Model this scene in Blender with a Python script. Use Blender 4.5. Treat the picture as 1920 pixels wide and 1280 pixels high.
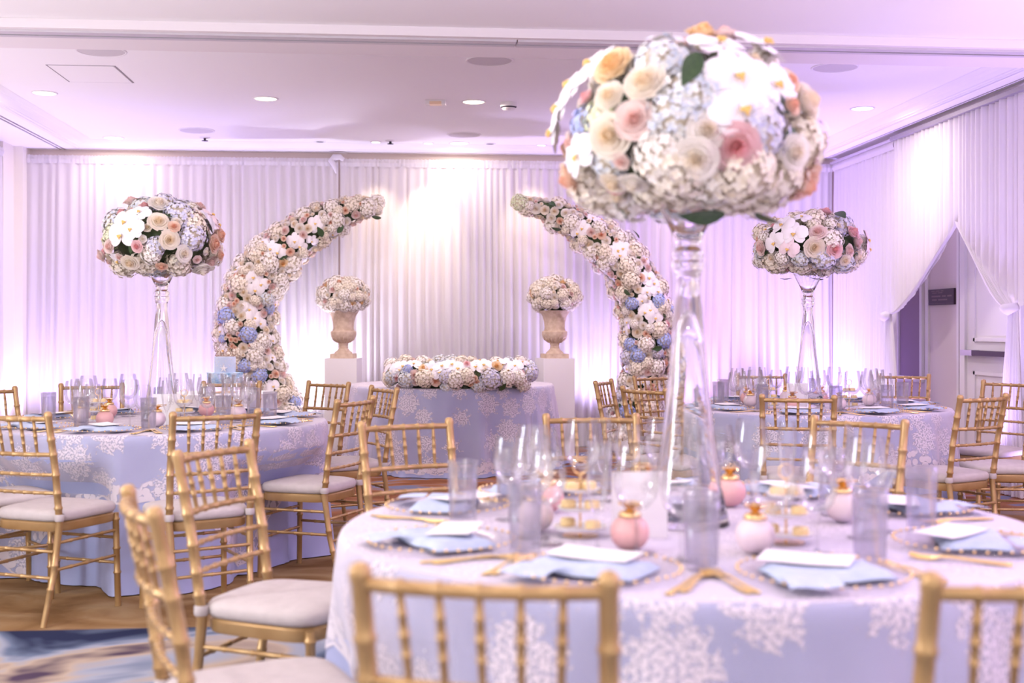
import bpy, math, random
from math import sin, cos, pi, sqrt, atan2, radians
from mathutils import Vector, Matrix, Euler

for o in list(bpy.data.objects):
    bpy.data.objects.remove(o)
S = bpy.context.scene
COL = S.collection
RND = random.Random(7)

# ------------------------------------------------------------------ camera
F, CX, HY, CAMH = 2250.0, 960.0, 615.0, 1.275
PSI = math.atan(197.0 / F)
PC, PS = cos(PSI), sin(PSI)
cam = bpy.data.cameras.new('camera')
cam.sensor_width = 36.0
cam.lens = F / 1920.0 * 36.0
cam.shift_y = -(640.0 - HY) / 1920.0
cam.clip_start, cam.clip_end = 0.05, 100
cam.dof.use_dof = True
cam.dof.focus_distance = 7.8
cam.dof.aperture_fstop = 2.5
camo = bpy.data.objects.new('camera', cam)
COL.objects.link(camo)
camo.location = (0, 0, CAMH)
camo.rotation_euler = (pi / 2, 0, -PSI)
S.camera = camo

# ------------------------------------------------------------------ colour management, world, lights
S.view_settings.view_transform = 'Standard'
S.view_settings.look = 'None'
S.view_settings.gamma = 1.0
S.view_settings.use_curve_mapping = False
S.view_settings.exposure = 0.86
cy = S.cycles
cy.use_denoising = True
cy.max_bounces = 8
cy.diffuse_bounces = 4
cy.glossy_bounces = 4
cy.transmission_bounces = 8
cy.transparent_max_bounces = 24
cy.caustics_reflective = False
cy.caustics_refractive = True
cy.blur_glossy = 0.6
cy.sample_clamp_indirect = 4.0

wd = bpy.data.worlds.new('World')
S.world = wd
wd.use_nodes = True
wd.node_tree.nodes['Background'].inputs[0].default_value = (1.0, 0.93, 0.95, 1)
wd.node_tree.nodes['Background'].inputs[1].default_value = 1.1


def W(lat, dep, z=0.0):
    """view-aligned floor position (right of, ahead of the photographer) -> room position"""
    return Vector((lat * PC + dep * PS, -lat * PS + dep * PC, z))


def at_depth(px, py, dep):
    return W((px - CX) / F * dep, dep, CAMH + (HY - py) / F * dep)


def on_plane(px, py, z):
    return at_depth(px, py, (z - CAMH) * F / (HY - py))


def light(kind, loc, energy, color, size=0.1, target=None, angle=None, blend=0.6):
    l = bpy.data.lights.new(kind.lower() + '_light', kind)
    l.energy, l.color = energy, color
    if kind == 'AREA':
        l.shape, l.size = 'DISK', size
    else:
        l.shadow_soft_size = size
    if kind == 'SPOT':
        l.spot_size, l.spot_blend = angle, blend
    o = bpy.data.objects.new(kind.lower() + '_light', l)
    COL.objects.link(o)
    o.location = loc
    if target is not None:
        d = Vector(target) - Vector(loc)
        o.rotation_euler = d.to_track_quat('-Z', 'Y').to_euler()
    return o


Z_CEIL, Z_SOFFIT, Z_BEAM, Z_FRONT = 3.19, 3.14, 2.90, 2.950
Y_DRAPE, X_DRAPE, X_LEFT = 12.75, 4.625, -3.90
WARM, UV, LAV = (1.0, 0.84, 0.66), (0.42, 0.30, 1.0), (0.62, 0.52, 1.0)
# recessed lamps over the far half of the room and over the near half
for px, py in ((83, 174), (498, 184.5), (888, 190.5), (1290, 197), (1617, 203), (861, 268), (213, 258)):
    p = on_plane(px, py, Z_CEIL)
    light('AREA', (p.x, p.y, Z_CEIL - 0.02), 12 if py < 240 else 4, (1.0, 0.88, 0.78), 0.15, (p.x, p.y, 0))
for x in (-2.6, -0.2, 2.2, 4.0):
    for y in (0.6, 3.2, 5.6):
        light('AREA', (x, y, Z_FRONT - 0.02), 6, (1.0, 0.89, 0.83), 0.15, (x, y, 0))
# accent spots from the ceiling onto the back drape
for px, e in ((705, 22), (803, 42), (1003, 22), (1300, 9)):
    p = on_plane(px, 268, Z_CEIL)
    light('SPOT', (p.x, 12.15, Z_CEIL - 0.03), e, (1.0, 0.80, 0.52), 0.03, (p.x, Y_DRAPE, 2.35), radians(46), 0.8)
# colour washes from the floor along the drapes and side walls, opening wide enough to reach the ceiling
for x, e, c in ((-3.7, 55, (0.55, 0.45, 1.0)), (-2.9, 62, UV), (-2.05, 50, LAV), (-0.95, 105, (0.82, 0.78, 1.0)),
                (2.0, 85, LAV), (3.05, 75, (0.70, 0.40, 1.0)), (4.3, 115, UV)):
    light('SPOT', (x, 12.32, 0.15), e, c, 0.08, (x, 12.50, 3.0), radians(110), 0.9)
for y, e in ((11.9, 70), (11.1, 36), (8.9, 80), (7.3, 95)):
    light('SPOT', (4.2, y, 0.15), e, (0.54, 0.40, 1.0), 0.08, (4.35, y, 3.0), radians(115), 0.9)
for y, e in ((11.0, 40), (9.4, 48), (7.6, 105)):  # extra uplights without fixtures, added to brighten the main ceiling
    light('SPOT', (-3.5, y, 0.15), e, (0.86, 0.78, 1.0), 0.6, (-3.2, y, 3.0), radians(120), 0.9)
for y in (0.3, 2.2, 4.2):  # uplights out of view, added to lift the front ceiling
    light('SPOT', (-3.0, y, 0.15), {0.3: 200, 2.2: 170, 4.2: 90}[y], (1.0, 0.91, 0.93), 0.2, (-2.2, y, 3.0), radians(130), 0.9)
    light('SPOT', (4.5, y, 0.15), 225, (0.76, 0.56, 1.0), 0.2, (4.1, y, 3.0), radians(130), 0.9)
light('SPOT', (4.5, 4.4, 2.85), 110, (0.55, 0.36, 1.0), 0.25, (1.2, 4.0, 0.7), radians(90), 0.9)
light('AREA', (-3.9, 2.6, 1.7), 46, (0.80, 0.88, 1.0), 0.9, (-0.4, 4.0, 0.6))


# ------------------------------------------------------------------ materials
def mat(name, color, rough=0.5, metal=0.0, **kw):
    m = bpy.data.materials.new(name)
    m.use_nodes = True
    b = m.node_tree.nodes['Principled BSDF']
    b.inputs['Base Color'].default_value = (*color, 1)
    b.inputs['Roughness'].default_value = rough
    b.inputs['Metallic'].default_value = metal
    for k, v in kw.items():
        b.inputs[k].default_value = v
    return m


def nodes(m):
    return m.node_tree.nodes, m.node_tree.links, m.node_tree.nodes['Principled BSDF']


def tex_noise(nt, scale, detail=2.0, coord='Object', dist=0.0):
    n = nt.nodes.new('ShaderNodeTexNoise')
    n.inputs['Scale'].default_value = scale
    n.inputs['Detail'].default_value = detail
    n.inputs['Distortion'].default_value = dist
    t = nt.nodes.new('ShaderNodeTexCoord')
    nt.links.new(t.outputs[coord], n.inputs['Vector'])
    return n


def ramp(nt, fac, stops):
    r = nt.nodes.new('ShaderNodeValToRGB')
    e = r.color_ramp.elements
    while len(e) < len(stops):
        e.new(0.5)
    for el, (p, c) in zip(e, stops):
        el.position = p
        el.color = (*c, 1)
    nt.links.new(fac, r.inputs[0])
    return r


def two_tone(name, c1, c2, scale, rough=0.6, lo=0.35, hi=0.65, bump=0.0, **kw):
    m = mat(name, c1, rough, **kw)
    ns, ln, b = nodes(m)
    n = tex_noise(m.node_tree, scale)
    r = ramp(m.node_tree, n.outputs['Fac'], ((lo, c1), (hi, c2)))
    ln.new(r.outputs[0], b.inputs['Base Color'])
    if bump:
        bp = ns.new('ShaderNodeBump')
        bp.inputs['Strength'].default_value = bump
        ln.new(n.outputs['Fac'], bp.inputs['Height'])
        ln.new(bp.outputs[0], b.inputs['Normal'])
    return m


def fabric(name, color, trans=0.25, rough=0.8):
    m = mat(name, color, rough)
    ns, ln, b = nodes(m)
    b.inputs['Specular IOR Level'].default_value = 0.15
    t = ns.new('ShaderNodeBsdfTranslucent')
    t.inputs['Color'].default_value = (*color, 1)
    mx = ns.new('ShaderNodeMixShader')
    mx.inputs[0].default_value = trans
    out = ns['Material Output']
    ln.new(b.outputs[0], mx.inputs[1])
    ln.new(t.outputs[0], mx.inputs[2])
    ln.new(mx.outputs[0], out.inputs['Surface'])
    return m


def thin_glass(name, tint=(1, 1, 1), rough=0.0, body=0.0, body_color=(0.95, 0.95, 1.0), lo=0.04, hi=0.6):
    """blown thin glass: light passes straight through, edges and highlights reflect"""
    m = bpy.data.materials.new(name)
    m.use_nodes = True
    ns, ln = m.node_tree.nodes, m.node_tree.links
    ns.remove(ns['Principled BSDF'])
    tr = ns.new('ShaderNodeBsdfTransparent')
    tr.inputs[0].default_value = (*tint, 1)
    gl = ns.new('ShaderNodeBsdfGlossy')
    gl.inputs['Roughness'].default_value = rough
    dd = ns.new('ShaderNodeBsdfDiffuse')
    dd.inputs[0].default_value = (*body_color, 1)
    dt = ns.new('ShaderNodeBsdfTranslucent')
    dt.inputs[0].default_value = (*body_color, 1)
    df = ns.new('ShaderNodeMixShader')
    df.inputs[0].default_value = 0.8
    ln.new(dd.outputs[0], df.inputs[1])
    ln.new(dt.outputs[0], df.inputs[2])
    lw = ns.new('ShaderNodeLayerWeight')
    lw.inputs[0].default_value = 0.35
    mr = ns.new('ShaderNodeMapRange')
    mr.inputs['To Min'].default_value, mr.inputs['To Max'].default_value = lo, hi
    ln.new(lw.outputs['Fresnel'], mr.inputs['Value'])
    m1 = ns.new('ShaderNodeMixShader')
    m1.inputs[0].default_value = body
    ln.new(tr.outputs[0], m1.inputs[1])
    ln.new(df.outputs[0], m1.inputs[2])
    m2 = ns.new('ShaderNodeMixShader')
    ln.new(mr.outputs[0], m2.inputs[0])
    ln.new(m1.outputs[0], m2.inputs[1])
    ln.new(gl.outputs[0], m2.inputs[2])
    ln.new(m2.outputs[0], ns['Material Output'].inputs['Surface'])
    return m


def emit(name, color, strength):
    m = mat(name, color, 0.5)
    b = m.node_tree.nodes['Principled BSDF']
    b.inputs['Emission Color'].default_value = (*color, 1)
    b.inputs['Emission Strength'].default_value = strength
    return m


M = {}
M['gold'] = two_tone('gold_paint', (0.42, 0.255, 0.105), (0.52, 0.335, 0.15), 9, 0.33, metal=0.45)
M['cutlery'] = mat('gold_cutlery', (1.0, 0.72, 0.26), 0.3, 0.9)
M['bead'] = mat('gold_bead', (0.93, 0.66, 0.32), 0.25, 1.0)
M['cushion'] = two_tone('ivory_cushion', (0.50, 0.44, 0.425), (0.54, 0.475, 0.46), 30, 0.8, bump=0.04)
M['ceiling'] = mat('ceiling_paint', (0.92, 0.895, 0.905), 0.9)
M['beam'] = mat('beam_paint', (0.85, 0.79, 0.81), 0.9)
M['trim'] = mat('trim_paint', (0.85, 0.82, 0.83), 0.6)
M['wall'] = mat('wall_paint', (0.80, 0.68, 0.62), 0.9)
M['wall_r'] = mat('wall_paint_grey', (0.66, 0.58, 0.60), 0.9)
M['cream'] = mat('cream_paint', (0.88, 0.83, 0.74), 0.8)
M['dark'] = mat('dark_slot', (0.05, 0.04, 0.06), 0.8)
M['track'] = mat('track_metal', (0.62, 0.58, 0.62), 0.45, 0.3)
M['rod'] = mat('drape_rod_grey', (0.36, 0.33, 0.36), 0.5, 0.3)
M['drape'] = fabric('sheer_drape', (0.90, 0.86, 0.89), 0.3)
M['door'] = mat('door_paint', (0.72, 0.69, 0.71), 0.6)
M['steel'] = mat('brushed_steel', (0.55, 0.53, 0.54), 0.35, 0.8)
M['plaque'] = mat('plaque_dark', (0.03, 0.012, 0.02), 0.4)
M['plaque_line'] = mat('plaque_print', (0.20, 0.13, 0.15), 0.6)
M['mauve'] = mat('mauve_panel', (0.25, 0.17, 0.24), 0.6)
M['lamp'] = emit('lamp_glow', (1.0, 0.84, 0.58), 5.0)
M['speaker'] = mat('speaker_grille', (0.64, 0.60, 0.62), 0.8)
M['plastic'] = mat('white_plastic', (0.82, 0.78, 0.78), 0.5)
M['satin'] = two_tone('blue_satin', (0.35, 0.38, 0.61), (0.40, 0.43, 0.66), 3, 0.42)
M['satin'].node_tree.nodes['Principled BSDF'].inputs['Sheen Weight'].default_value = 0.2
M['white_cloth'] = mat('white_cloth', (0.86, 0.84, 0.88), 0.8)
M['napkin'] = two_tone('pale_blue_napkin', (0.44, 0.51, 0.68), (0.50, 0.57, 0.72), 40, 0.8)
M['card'] = mat('white_card', (0.90, 0.86, 0.86), 0.7)
M['print'] = mat('grey_print', (0.55, 0.50, 0.54), 0.7)
M['pink'] = two_tone('pink_glaze', (0.86, 0.45, 0.44), (0.90, 0.54, 0.50), 8, 0.35)
M['pale'] = two_tone('pale_pink_glaze', (0.86, 0.68, 0.72), (0.90, 0.76, 0.76), 8, 0.35)
M['stone'] = two_tone('sandstone', (0.56, 0.41, 0.30), (0.68, 0.53, 0.41), 26, 0.85, bump=0.12)
M['pedestal'] = mat('white_pedestal', (0.84, 0.80, 0.80), 0.55)
M['foliage'] = two_tone('dark_foliage', (0.020, 0.045, 0.018), (0.09, 0.12, 0.05), 14, 0.8)
M['leaf'] = two_tone('green_leaf', (0.025, 0.06, 0.018), (0.05, 0.10, 0.03), 10, 0.4)
M['icing'] = mat('blue_icing', (0.62, 0.72, 0.90), 0.5)
M['ruffle'] = two_tone('blue_ruffle_icing', (0.30, 0.55, 0.80), (0.80, 0.88, 0.95), 18, 0.6)
M['rosegold'] = mat('rose_gold', (0.30, 0.18, 0.13), 0.4, 0.5)
M['glass'] = thin_glass('wine_glass')
M['charger'] = thin_glass('charger_glass', (1.0, 0.99, 1.0), 0.12, 0.14, (0.93, 0.91, 0.98), 0.02, 0.22)
M['frost'] = thin_glass('frosted_water_glass', (0.99, 0.98, 1.0), 0.2, 0.075, (1.0, 0.99, 1.0), 0.02, 0.4)
M['water'] = mat('drink_amber', (0.80, 0.55, 0.42), 0.1)

mg = bpy.data.materials.new('vase_glass')
mg.use_nodes = True
_b = mg.node_tree.nodes['Principled BSDF']
_b.inputs['Base Color'].default_value = (1, 1, 1, 1)
_b.inputs['Roughness'].default_value = 0.0
_b.inputs['IOR'].default_value = 1.42
_b.inputs['Transmission Weight'].default_value = 1.0
# glass that also lets lamp light through instead of casting a solid black shadow
M['vase'] = mg

def petal_material(name, inner, outer, trans=0.35):
    """petals: deeper colour in the heart, paler at the rim, and a little light coming through"""
    m = fabric(name, outer, trans, 0.6)
    ns, ln, b = nodes(m)
    tc = ns.new('ShaderNodeTexCoord')
    mp = ns.new('ShaderNodeMapping')
    mp.inputs['Scale'].default_value = (1, 1, 0)
    ln.new(tc.outputs['Object'], mp.inputs[0])
    le = ns.new('ShaderNodeVectorMath')
    le.operation = 'LENGTH'
    ln.new(mp.outputs[0], le.inputs[0])
    r = ramp(m.node_tree, le.outputs['Value'], ((0.10, inner), (0.55, outer)))
    ln.new(r.outputs[0], b.inputs['Base Color'])
    ln.new(r.outputs[0], ns['Translucent BSDF'].inputs['Color'])
    return m


for nm, c1, c2 in (('cream', (0.95, 0.80, 0.58), (0.97, 0.89, 0.78)), ('white', (0.96, 0.86, 0.72), (0.97, 0.92, 0.87)),
                   ('blush', (0.90, 0.62, 0.56), (0.94, 0.78, 0.74)), ('pinkrose', (0.90, 0.46, 0.46), (0.93, 0.66, 0.67)),
                   ('peach', (0.90, 0.50, 0.34), (0.94, 0.72, 0.58)), ('apricot', (0.92, 0.60, 0.26), (0.95, 0.76, 0.50))):
    M['rose_' + nm] = petal_material('rose_petal_' + nm, c1, c2)
for nm, c1, c2 in (('cream', (0.90, 0.79, 0.63), (0.96, 0.88, 0.77)), ('white', (0.93, 0.85, 0.77), (0.97, 0.92, 0.87)),
                   ('pale_blue', (0.60, 0.66, 0.80), (0.84, 0.82, 0.76)), ('blue', (0.34, 0.42, 0.80), (0.52, 0.58, 0.90)),
                   ('lilac', (0.60, 0.59, 0.82), (0.82, 0.78, 0.82)), ('green', (0.64, 0.70, 0.40), (0.84, 0.84, 0.68))):
    M['hyd_' + nm] = two_tone('hydrangea_' + nm, c1, c2, 5, 0.75)
M['hyd_heart'] = mat('hydrangea_heart', (0.66, 0.57, 0.44), 0.9)  # shade in the gaps between florets, put into the inner ball's colour
M['orchid'] = mat('orchid_white', (0.93, 0.88, 0.91), 0.55)
M['lip'] = mat('orchid_lip', (0.85, 0.55, 0.15), 0.5)
M['orchid_pink'] = mat('orchid_blush', (0.92, 0.74, 0.78), 0.55)


def lace_material():
    m = mat('white_lace', (0.78, 0.70, 0.75), 0.8)
    nt = m.node_tree
    ns, ln, b = nodes(m)
    a = ns.new('ShaderNodeAttribute')
    a.attribute_name = 'pat'
    sx = ns.new('ShaderNodeSeparateXYZ')
    ln.new(a.outputs['Vector'], sx.inputs[0])
    cb = ns.new('ShaderNodeCombineXYZ')
    ln.new(sx.outputs[0], cb.inputs[0])
    ln.new(sx.outputs[1], cb.inputs[1])

    def math_(op, x, y=None, clamp=False):
        n = ns.new('ShaderNodeMath')
        n.operation = op
        n.use_clamp = clamp
        for i, v in enumerate((x, y)):
            if v is None:
                continue
            if isinstance(v, (int, float)):
                n.inputs[i].default_value = v
            else:
                ln.new(v, n.inputs[i])
        return n.outputs[0]

    def vor(scale, rnd):
        v = ns.new('ShaderNodeTexVoronoi')
        v.voronoi_dimensions = '2D'
        v.inputs['Scale'].default_value = scale
        v.inputs['Randomness'].default_value = rnd
        ln.new(cb.outputs[0], v.inputs['Vector'])
        return v.outputs['Distance']

    def noi(scale, det):
        n = ns.new('ShaderNodeTexNoise')
        n.noise_dimensions = '2D'
        n.inputs['Scale'].default_value = scale
        n.inputs['Detail'].default_value = det
        ln.new(cb.outputs[0], n.inputs['Vector'])
        return n.outputs['Fac']

    def below(x, edge, soft):
        n = ns.new('ShaderNodeMapRange')
        n.inputs['From Min'].default_value = edge - soft
        n.inputs['From Max'].default_value = edge + soft
        n.inputs['To Min'].default_value, n.inputs['To Max'].default_value = 1.0, 0.0
        ln.new(x, n.inputs['Value'])
        return n.outputs[0]

    vp = ns.new('ShaderNodeTexVoronoi')
    vp.voronoi_dimensions = '2D'
    vp.inputs['Scale'].default_value = 4.3
    vp.inputs['Randomness'].default_value = 0.62
    ln.new(cb.outputs[0], vp.inputs['Vector'])
    off = ns.new('ShaderNodeVectorMath')
    off.operation = 'SUBTRACT'
    ln.new(cb.outputs[0], off.inputs[0])
    ln.new(vp.outputs['Position'], off.inputs[1])
    so = ns.new('ShaderNodeSeparateXYZ')
    ln.new(off.outputs[0], so.inputs[0])
    ang = math_('ARCTAN2', so.outputs[1], so.outputs[0])
    rad = math_('SQRT', math_('ADD', math_('POWER', so.outputs[0], 2.0), math_('POWER', so.outputs[1], 2.0)))
    sc_ = ns.new('ShaderNodeSeparateColor')
    ln.new(vp.outputs['Color'], sc_.inputs[0])
    pet = math_('MULTIPLY', math_('SINE', math_('ADD', math_('MULTIPLY', ang, 7.0), math_('MULTIPLY', sc_.outputs[0], 6.0))), 0.011)
    frill = math_('MULTIPLY', math_('SUBTRACT', noi(38, 4), 0.5), 0.13)
    size = math_('ADD', math_('MULTIPLY', sc_.outputs[1], 0.035), 0.062)
    spray = below(math_('SUBTRACT', math_('ADD', math_('ADD', rad, pet), frill), size), 0.0, 0.006)
    holes = math_('ADD', math_('MULTIPLY', below(noi(100, 2), 0.52, 0.05), 0.6), 0.4)
    motif = math_('MULTIPLY', spray, holes)
    hem = below(math_('ADD', sx.outputs[2], math_('MULTIPLY', math_('SUBTRACT', noi(12, 2), 0.5), 0.09)), 0.085, 0.008)
    hem2 = math_('MULTIPLY', hem, below(vor(26, 1.0), 0.52, 0.06))
    hemline = below(sx.outputs[2], 0.012, 0.003)
    al = math_('MAXIMUM', math_('MAXIMUM', motif, hem2), hemline)
    lw = ns.new('ShaderNodeLayerWeight')
    lw.inputs[0].default_value = 0.5
    net = math_('ADD', math_('MULTIPLY', math_('POWER', lw.outputs['Facing'], 1.5), 0.62), 0.20)
    al = math_('MAXIMUM', math_('MULTIPLY', al, 0.88), net)
    t = ns.new('ShaderNodeBsdfTransparent')
    mx = ns.new('ShaderNodeMixShader')
    ln.new(al, mx.inputs[0])
    ln.new(t.outputs[0], mx.inputs[1])
    ln.new(b.outputs[0], mx.inputs[2])
    ln.new(mx.outputs[0], ns['Material Output'].inputs['Surface'])
    return m


M['lace'] = lace_material()


def carpet_material():
    m = mat('patterned_carpet', (0.3, 0.2, 0.1), 0.95)
    nt = m.node_tree
    ns, ln, b = nodes(m)
    b.inputs['Specular IOR Level'].default_value = 0.1
    tc = ns.new('ShaderNodeTexCoord')
    mp = ns.new('ShaderNodeMapping')
    mp.inputs['Scale'].default_value = (1.0, 1.35, 1)
    ln.new(tc.outputs['Object'], mp.inputs[0])

    def noi(scale, det, dist, vec=mp.outputs[0]):
        n = ns.new('ShaderNodeTexNoise')
        n.inputs['Scale'].default_value = scale
        n.inputs['Detail'].default_value = det
        n.inputs['Distortion'].default_value = dist
        ln.new(vec, n.inputs['Vector'])
        return n.outputs['Fac']
    pool = ramp(nt, noi(0.95, 3, 1.2), ((0.36, (0.022, 0.028, 0.065)), (0.46, (0.12, 0.15, 0.22)), (0.52, (0.30, 0.32, 0.38)),
                                        (0.58, (0.42, 0.33, 0.25)), (0.68, (0.07, 0.045, 0.075))))
    sand = ramp(nt, noi(2.2, 5, 1.0), ((0.35, (0.20, 0.105, 0.040)), (0.52, (0.29, 0.17, 0.075)), (0.66, (0.37, 0.245, 0.125))))
    rust = ramp(nt, noi(1.3, 3, 1.6), ((0.40, (0.20, 0.075, 0.035)), (0.52, (0.30, 0.13, 0.065)), (0.60, (0.16, 0.17, 0.26))))
    sx = ns.new('ShaderNodeSeparateXYZ')
    ln.new(tc.outputs['Object'], sx.inputs[0])

    def edge(pos, w):
        n = ns.new('ShaderNodeMapRange')
        n.inputs['From Min'].default_value, n.inputs['From Max'].default_value = pos - w, pos + w
        ln.new(sx.outputs[1], n.inputs['Value'])
        return n.outputs[0]

    def mix(f, a, c):
        n = ns.new('ShaderNodeMix')
        n.data_type = 'RGBA'
        ln.new(f, n.inputs[0])
        ln.new(a, n.inputs[6])
        ln.new(c, n.inputs[7])
        return n.outputs[2]
    col = mix(edge(5.22, 0.015), pool.outputs[0], sand.outputs[0])
    col = mix(edge(8.0, 0.3), col, rust.outputs[0])
    ln.new(col, b.inputs['Base Color'])
    n = tex_noise(nt, 400, 1)
    bp = ns.new('ShaderNodeBump')
    bp.inputs['Strength'].default_value = 0.25
    ln.new(n.outputs['Fac'], bp.inputs['Height'])
    ln.new(bp.outputs[0], b.inputs['Normal'])
    return m


M['carpet'] = carpet_material()


# ------------------------------------------------------------------ mesh helpers
class MB:
    def __init__(self):
        self.v, self.f, self.m = [], [], []

    def add(self, vs, fs, m=0):
        o = len(self.v)
        self.v += [tuple(p) for p in vs]
        self.f += [tuple(i + o for i in f) for f in fs]
        self.m += [m] * len(fs)
        return self

    def box(self, x0, x1, y0, y1, z0, z1, m=0):
        vs = [(x, y, z) for z in (z0, z1) for y in (y0, y1) for x in (x0, x1)]
        return self.add(vs, [(0, 2, 3, 1), (4, 5, 7, 6), (0, 1, 5, 4), (2, 6, 7, 3), (0, 4, 6, 2), (1, 3, 7, 5)], m)

    def grid(self, fn, nu, nv, m=0, wrap=False):
        vs = [fn(i / (nu if wrap else nu), j / nv) for j in range(nv + 1) for i in range(nu if wrap else nu + 1)]
        k = nu if wrap else nu + 1
        fs = []
        for j in range(nv):
            for i in range(nu):
                a, b = j * k + i, j * k + (i + 1) % k
                fs.append((a, b, b + k, a + k))
        return self.add(vs, fs, m)

    def lathe(self, prof, seg=24, m=0, c=(0, 0, 0)):
        n = len(prof)
        vs, fs = [], []
        for r, z in prof:
            for i in range(seg):
                a = 2 * pi * i / seg
                vs.append((c[0] + r * cos(a), c[1] + r * sin(a), c[2] + z))
        for j in range(n - 1):
            for i in range(seg):
                a, b = j * seg + i, j * seg + (i + 1) % seg
                fs.append((a, b, b + seg, a + seg))
        return self.add(vs, fs, m)

    def tube(self, pts, rad, seg=8, m=0, caps=True):
        pts = [Vector(p) for p in pts]
        if not isinstance(rad, (list, tuple)):
            rad = [rad] * len(pts)
        vs, fs = [], []
        up = None
        for i, p in enumerate(pts):
            t = (pts[min(i + 1, len(pts) - 1)] - pts[max(i - 1, 0)]).normalized()
            if up is None:
                up = Vector((0, 0, 1)) if abs(t.z) < 0.9 else Vector((1, 0, 0))
            a = t.cross(up).normalized()
            b = a.cross(t).normalized()
            up = b
            for k in range(seg):
                q = 2 * pi * k / seg
                vs.append(p + (a * cos(q) + b * sin(q)) * rad[i])
        n = len(pts)
        for j in range(n - 1):
            for k in range(seg):
                x, y = j * seg + k, j * seg + (k + 1) % seg
                fs.append((x, y, y + seg, x + seg))
        if caps:
            fs.append(tuple(range(seg - 1, -1, -1)))
            fs.append(tuple(range((n - 1) * seg, n * seg)))
        return self.add(vs, fs, m)

    def mesh(self, name, mats, smooth=True, sharp=None):
        me = bpy.data.meshes.new(name)
        me.from_pydata(self.v, [], self.f)
        for mm in (mats if isinstance(mats, (list, tuple)) else [mats]):
            me.materials.append(mm)
        if any(self.m):
            me.polygons.foreach_set('material_index', self.m)
        if smooth:
            me.polygons.foreach_set('use_smooth', [True] * len(me.polygons))
            if sharp:
                me.set_sharp_from_angle(angle=radians(sharp))
        me.update()
        return me


def sphere(mb, c, r, seg=10, rings=6, sz=1.0, m=0):
    mb.lathe([(max(1e-4, r * sin(pi * j / rings)), -r * sz * cos(pi * j / rings)) for j in range(rings + 1)], seg, m, c)


def link(name, data, parent=None, mtx=None):
    o = bpy.data.objects.new(name, data)
    COL.objects.link(o)
    if parent is not None:
        o.parent = parent
    if mtx is not None:
        o.matrix_basis = mtx
    return o


def tag(o, label=None, cat=None, group=None, kind=None):
    for k, v in (('label', label), ('category', cat), ('group', group), ('kind', kind)):
        if v:
            o[k] = v
    return o


def TR(x=0, y=0, z=0, rz=0, s=1.0):
    return Matrix.Translation((x, y, z)) @ Matrix.Rotation(rz, 4, 'Z') @ Matrix.Scale(s, 4)


def thing(name, label, cat, mtx, parts=None, mesh=None, group=None):
    """parts: list of (name, mesh, local matrix, [sub-parts in the same form])"""
    r = link(name, mesh, None, mtx)
    if mesh is None:
        r.empty_display_size = 0.1
    tag(r, label, cat, group)
    for p in parts or ():
        q = link(p[0], p[1], r, p[2] if len(p) > 2 else None)
        if p[0] == 'bead_rim':
            q['kind'] = 'stuff'
        for s in (p[3] if len(p) > 3 else ()):
            w = link(s[0], s[1], q, s[2] if len(s) > 2 else None)
            if s[0] == 'sugar_pearls':
                w['kind'] = 'stuff'
    return r


def struct(name, mb, m, sharp=None, smooth=False, parent=None):
    o = link(name, mb.mesh(name, m, smooth, sharp), parent)
    if parent is None:
        o['kind'] = 'structure'
    return o


# ------------------------------------------------------------------ the room
XL, XR, YB, YN = -4.05, 4.98, 13.0, -3.0
struct('floor', MB().add([(XL, YN, 0), (XR + 0.3, YN, 0), (XR + 0.3, YB, 0), (XL, YB, 0)], [(0, 1, 2, 3)]), M['carpet'])
struct('wall_back', MB().box(XL, XR, YB - 0.15, YB, 0, Z_CEIL), M['wall'])
struct('wall_left', MB().box(XL - 0.1, XL, YN, YB, 0, Z_CEIL), M['cream'])
struct('wall_right', MB().box(XR, XR + 0.1, YN, YB, 0, Z_CEIL), M['wall_r'])
struct('ceiling', MB().box(XL, XR, 7.19, YB, Z_CEIL, Z_CEIL + 0.05).box(XL, XR, YN, 6.69, Z_FRONT, Z_FRONT + 0.05), M['ceiling'])
# partition beam with the folding-wall track under it
b = MB()
b.box(XL, XR, 6.69, 6.79, Z_BEAM, Z_CEIL).box(XL, XR, 6.86, 7.19, Z_BEAM, Z_CEIL).box(XL, XR, 6.79, 6.86, Z_BEAM + 0.03, Z_CEIL)
bo = struct('beam', b, M['beam'])
xs = [XL, 0.62, XR]
for i in range(2):
    t = MB().box(xs[i] + 0.004, xs[i + 1] - 0.004, 6.735, 6.80, Z_BEAM - 0.012, Z_BEAM + 0.01)
    t.box(xs[i] + 0.004, xs[i + 1] - 0.004, 6.845, 6.885, Z_BEAM - 0.008, Z_BEAM + 0.01)
    link('track_rail', t.mesh('track_rail', M['track'], False), bo)
link('track_slot', MB().box(XL, XR, 6.795, 6.85, Z_BEAM + 0.012, Z_BEAM + 0.029).mesh('track_slot', M['dark'], False), bo)


def ceil_ring(name, prof, m):
    """moulding that runs along the left, back and right edge of the raised ceiling; prof = (inset from the field edge, z)"""
    xl, xr, yb, y0 = -3.246, 4.265, 12.55, 7.19
    vs, fs = [], []
    n = len(prof)
    for k in range(4):
        for d, z in prof:
            vs.append(((xl - d, y0, z), (xl - d, yb + d, z), (xr + d, yb + d, z), (xr + d, y0, z))[k])
    for k in range(3):
        for j in range(n - 1):
            a = k * n + j
            fs.append((a, a + 1, a + n + 1, a + n))
    return struct(name, MB().add(vs, fs), m, None)


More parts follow.
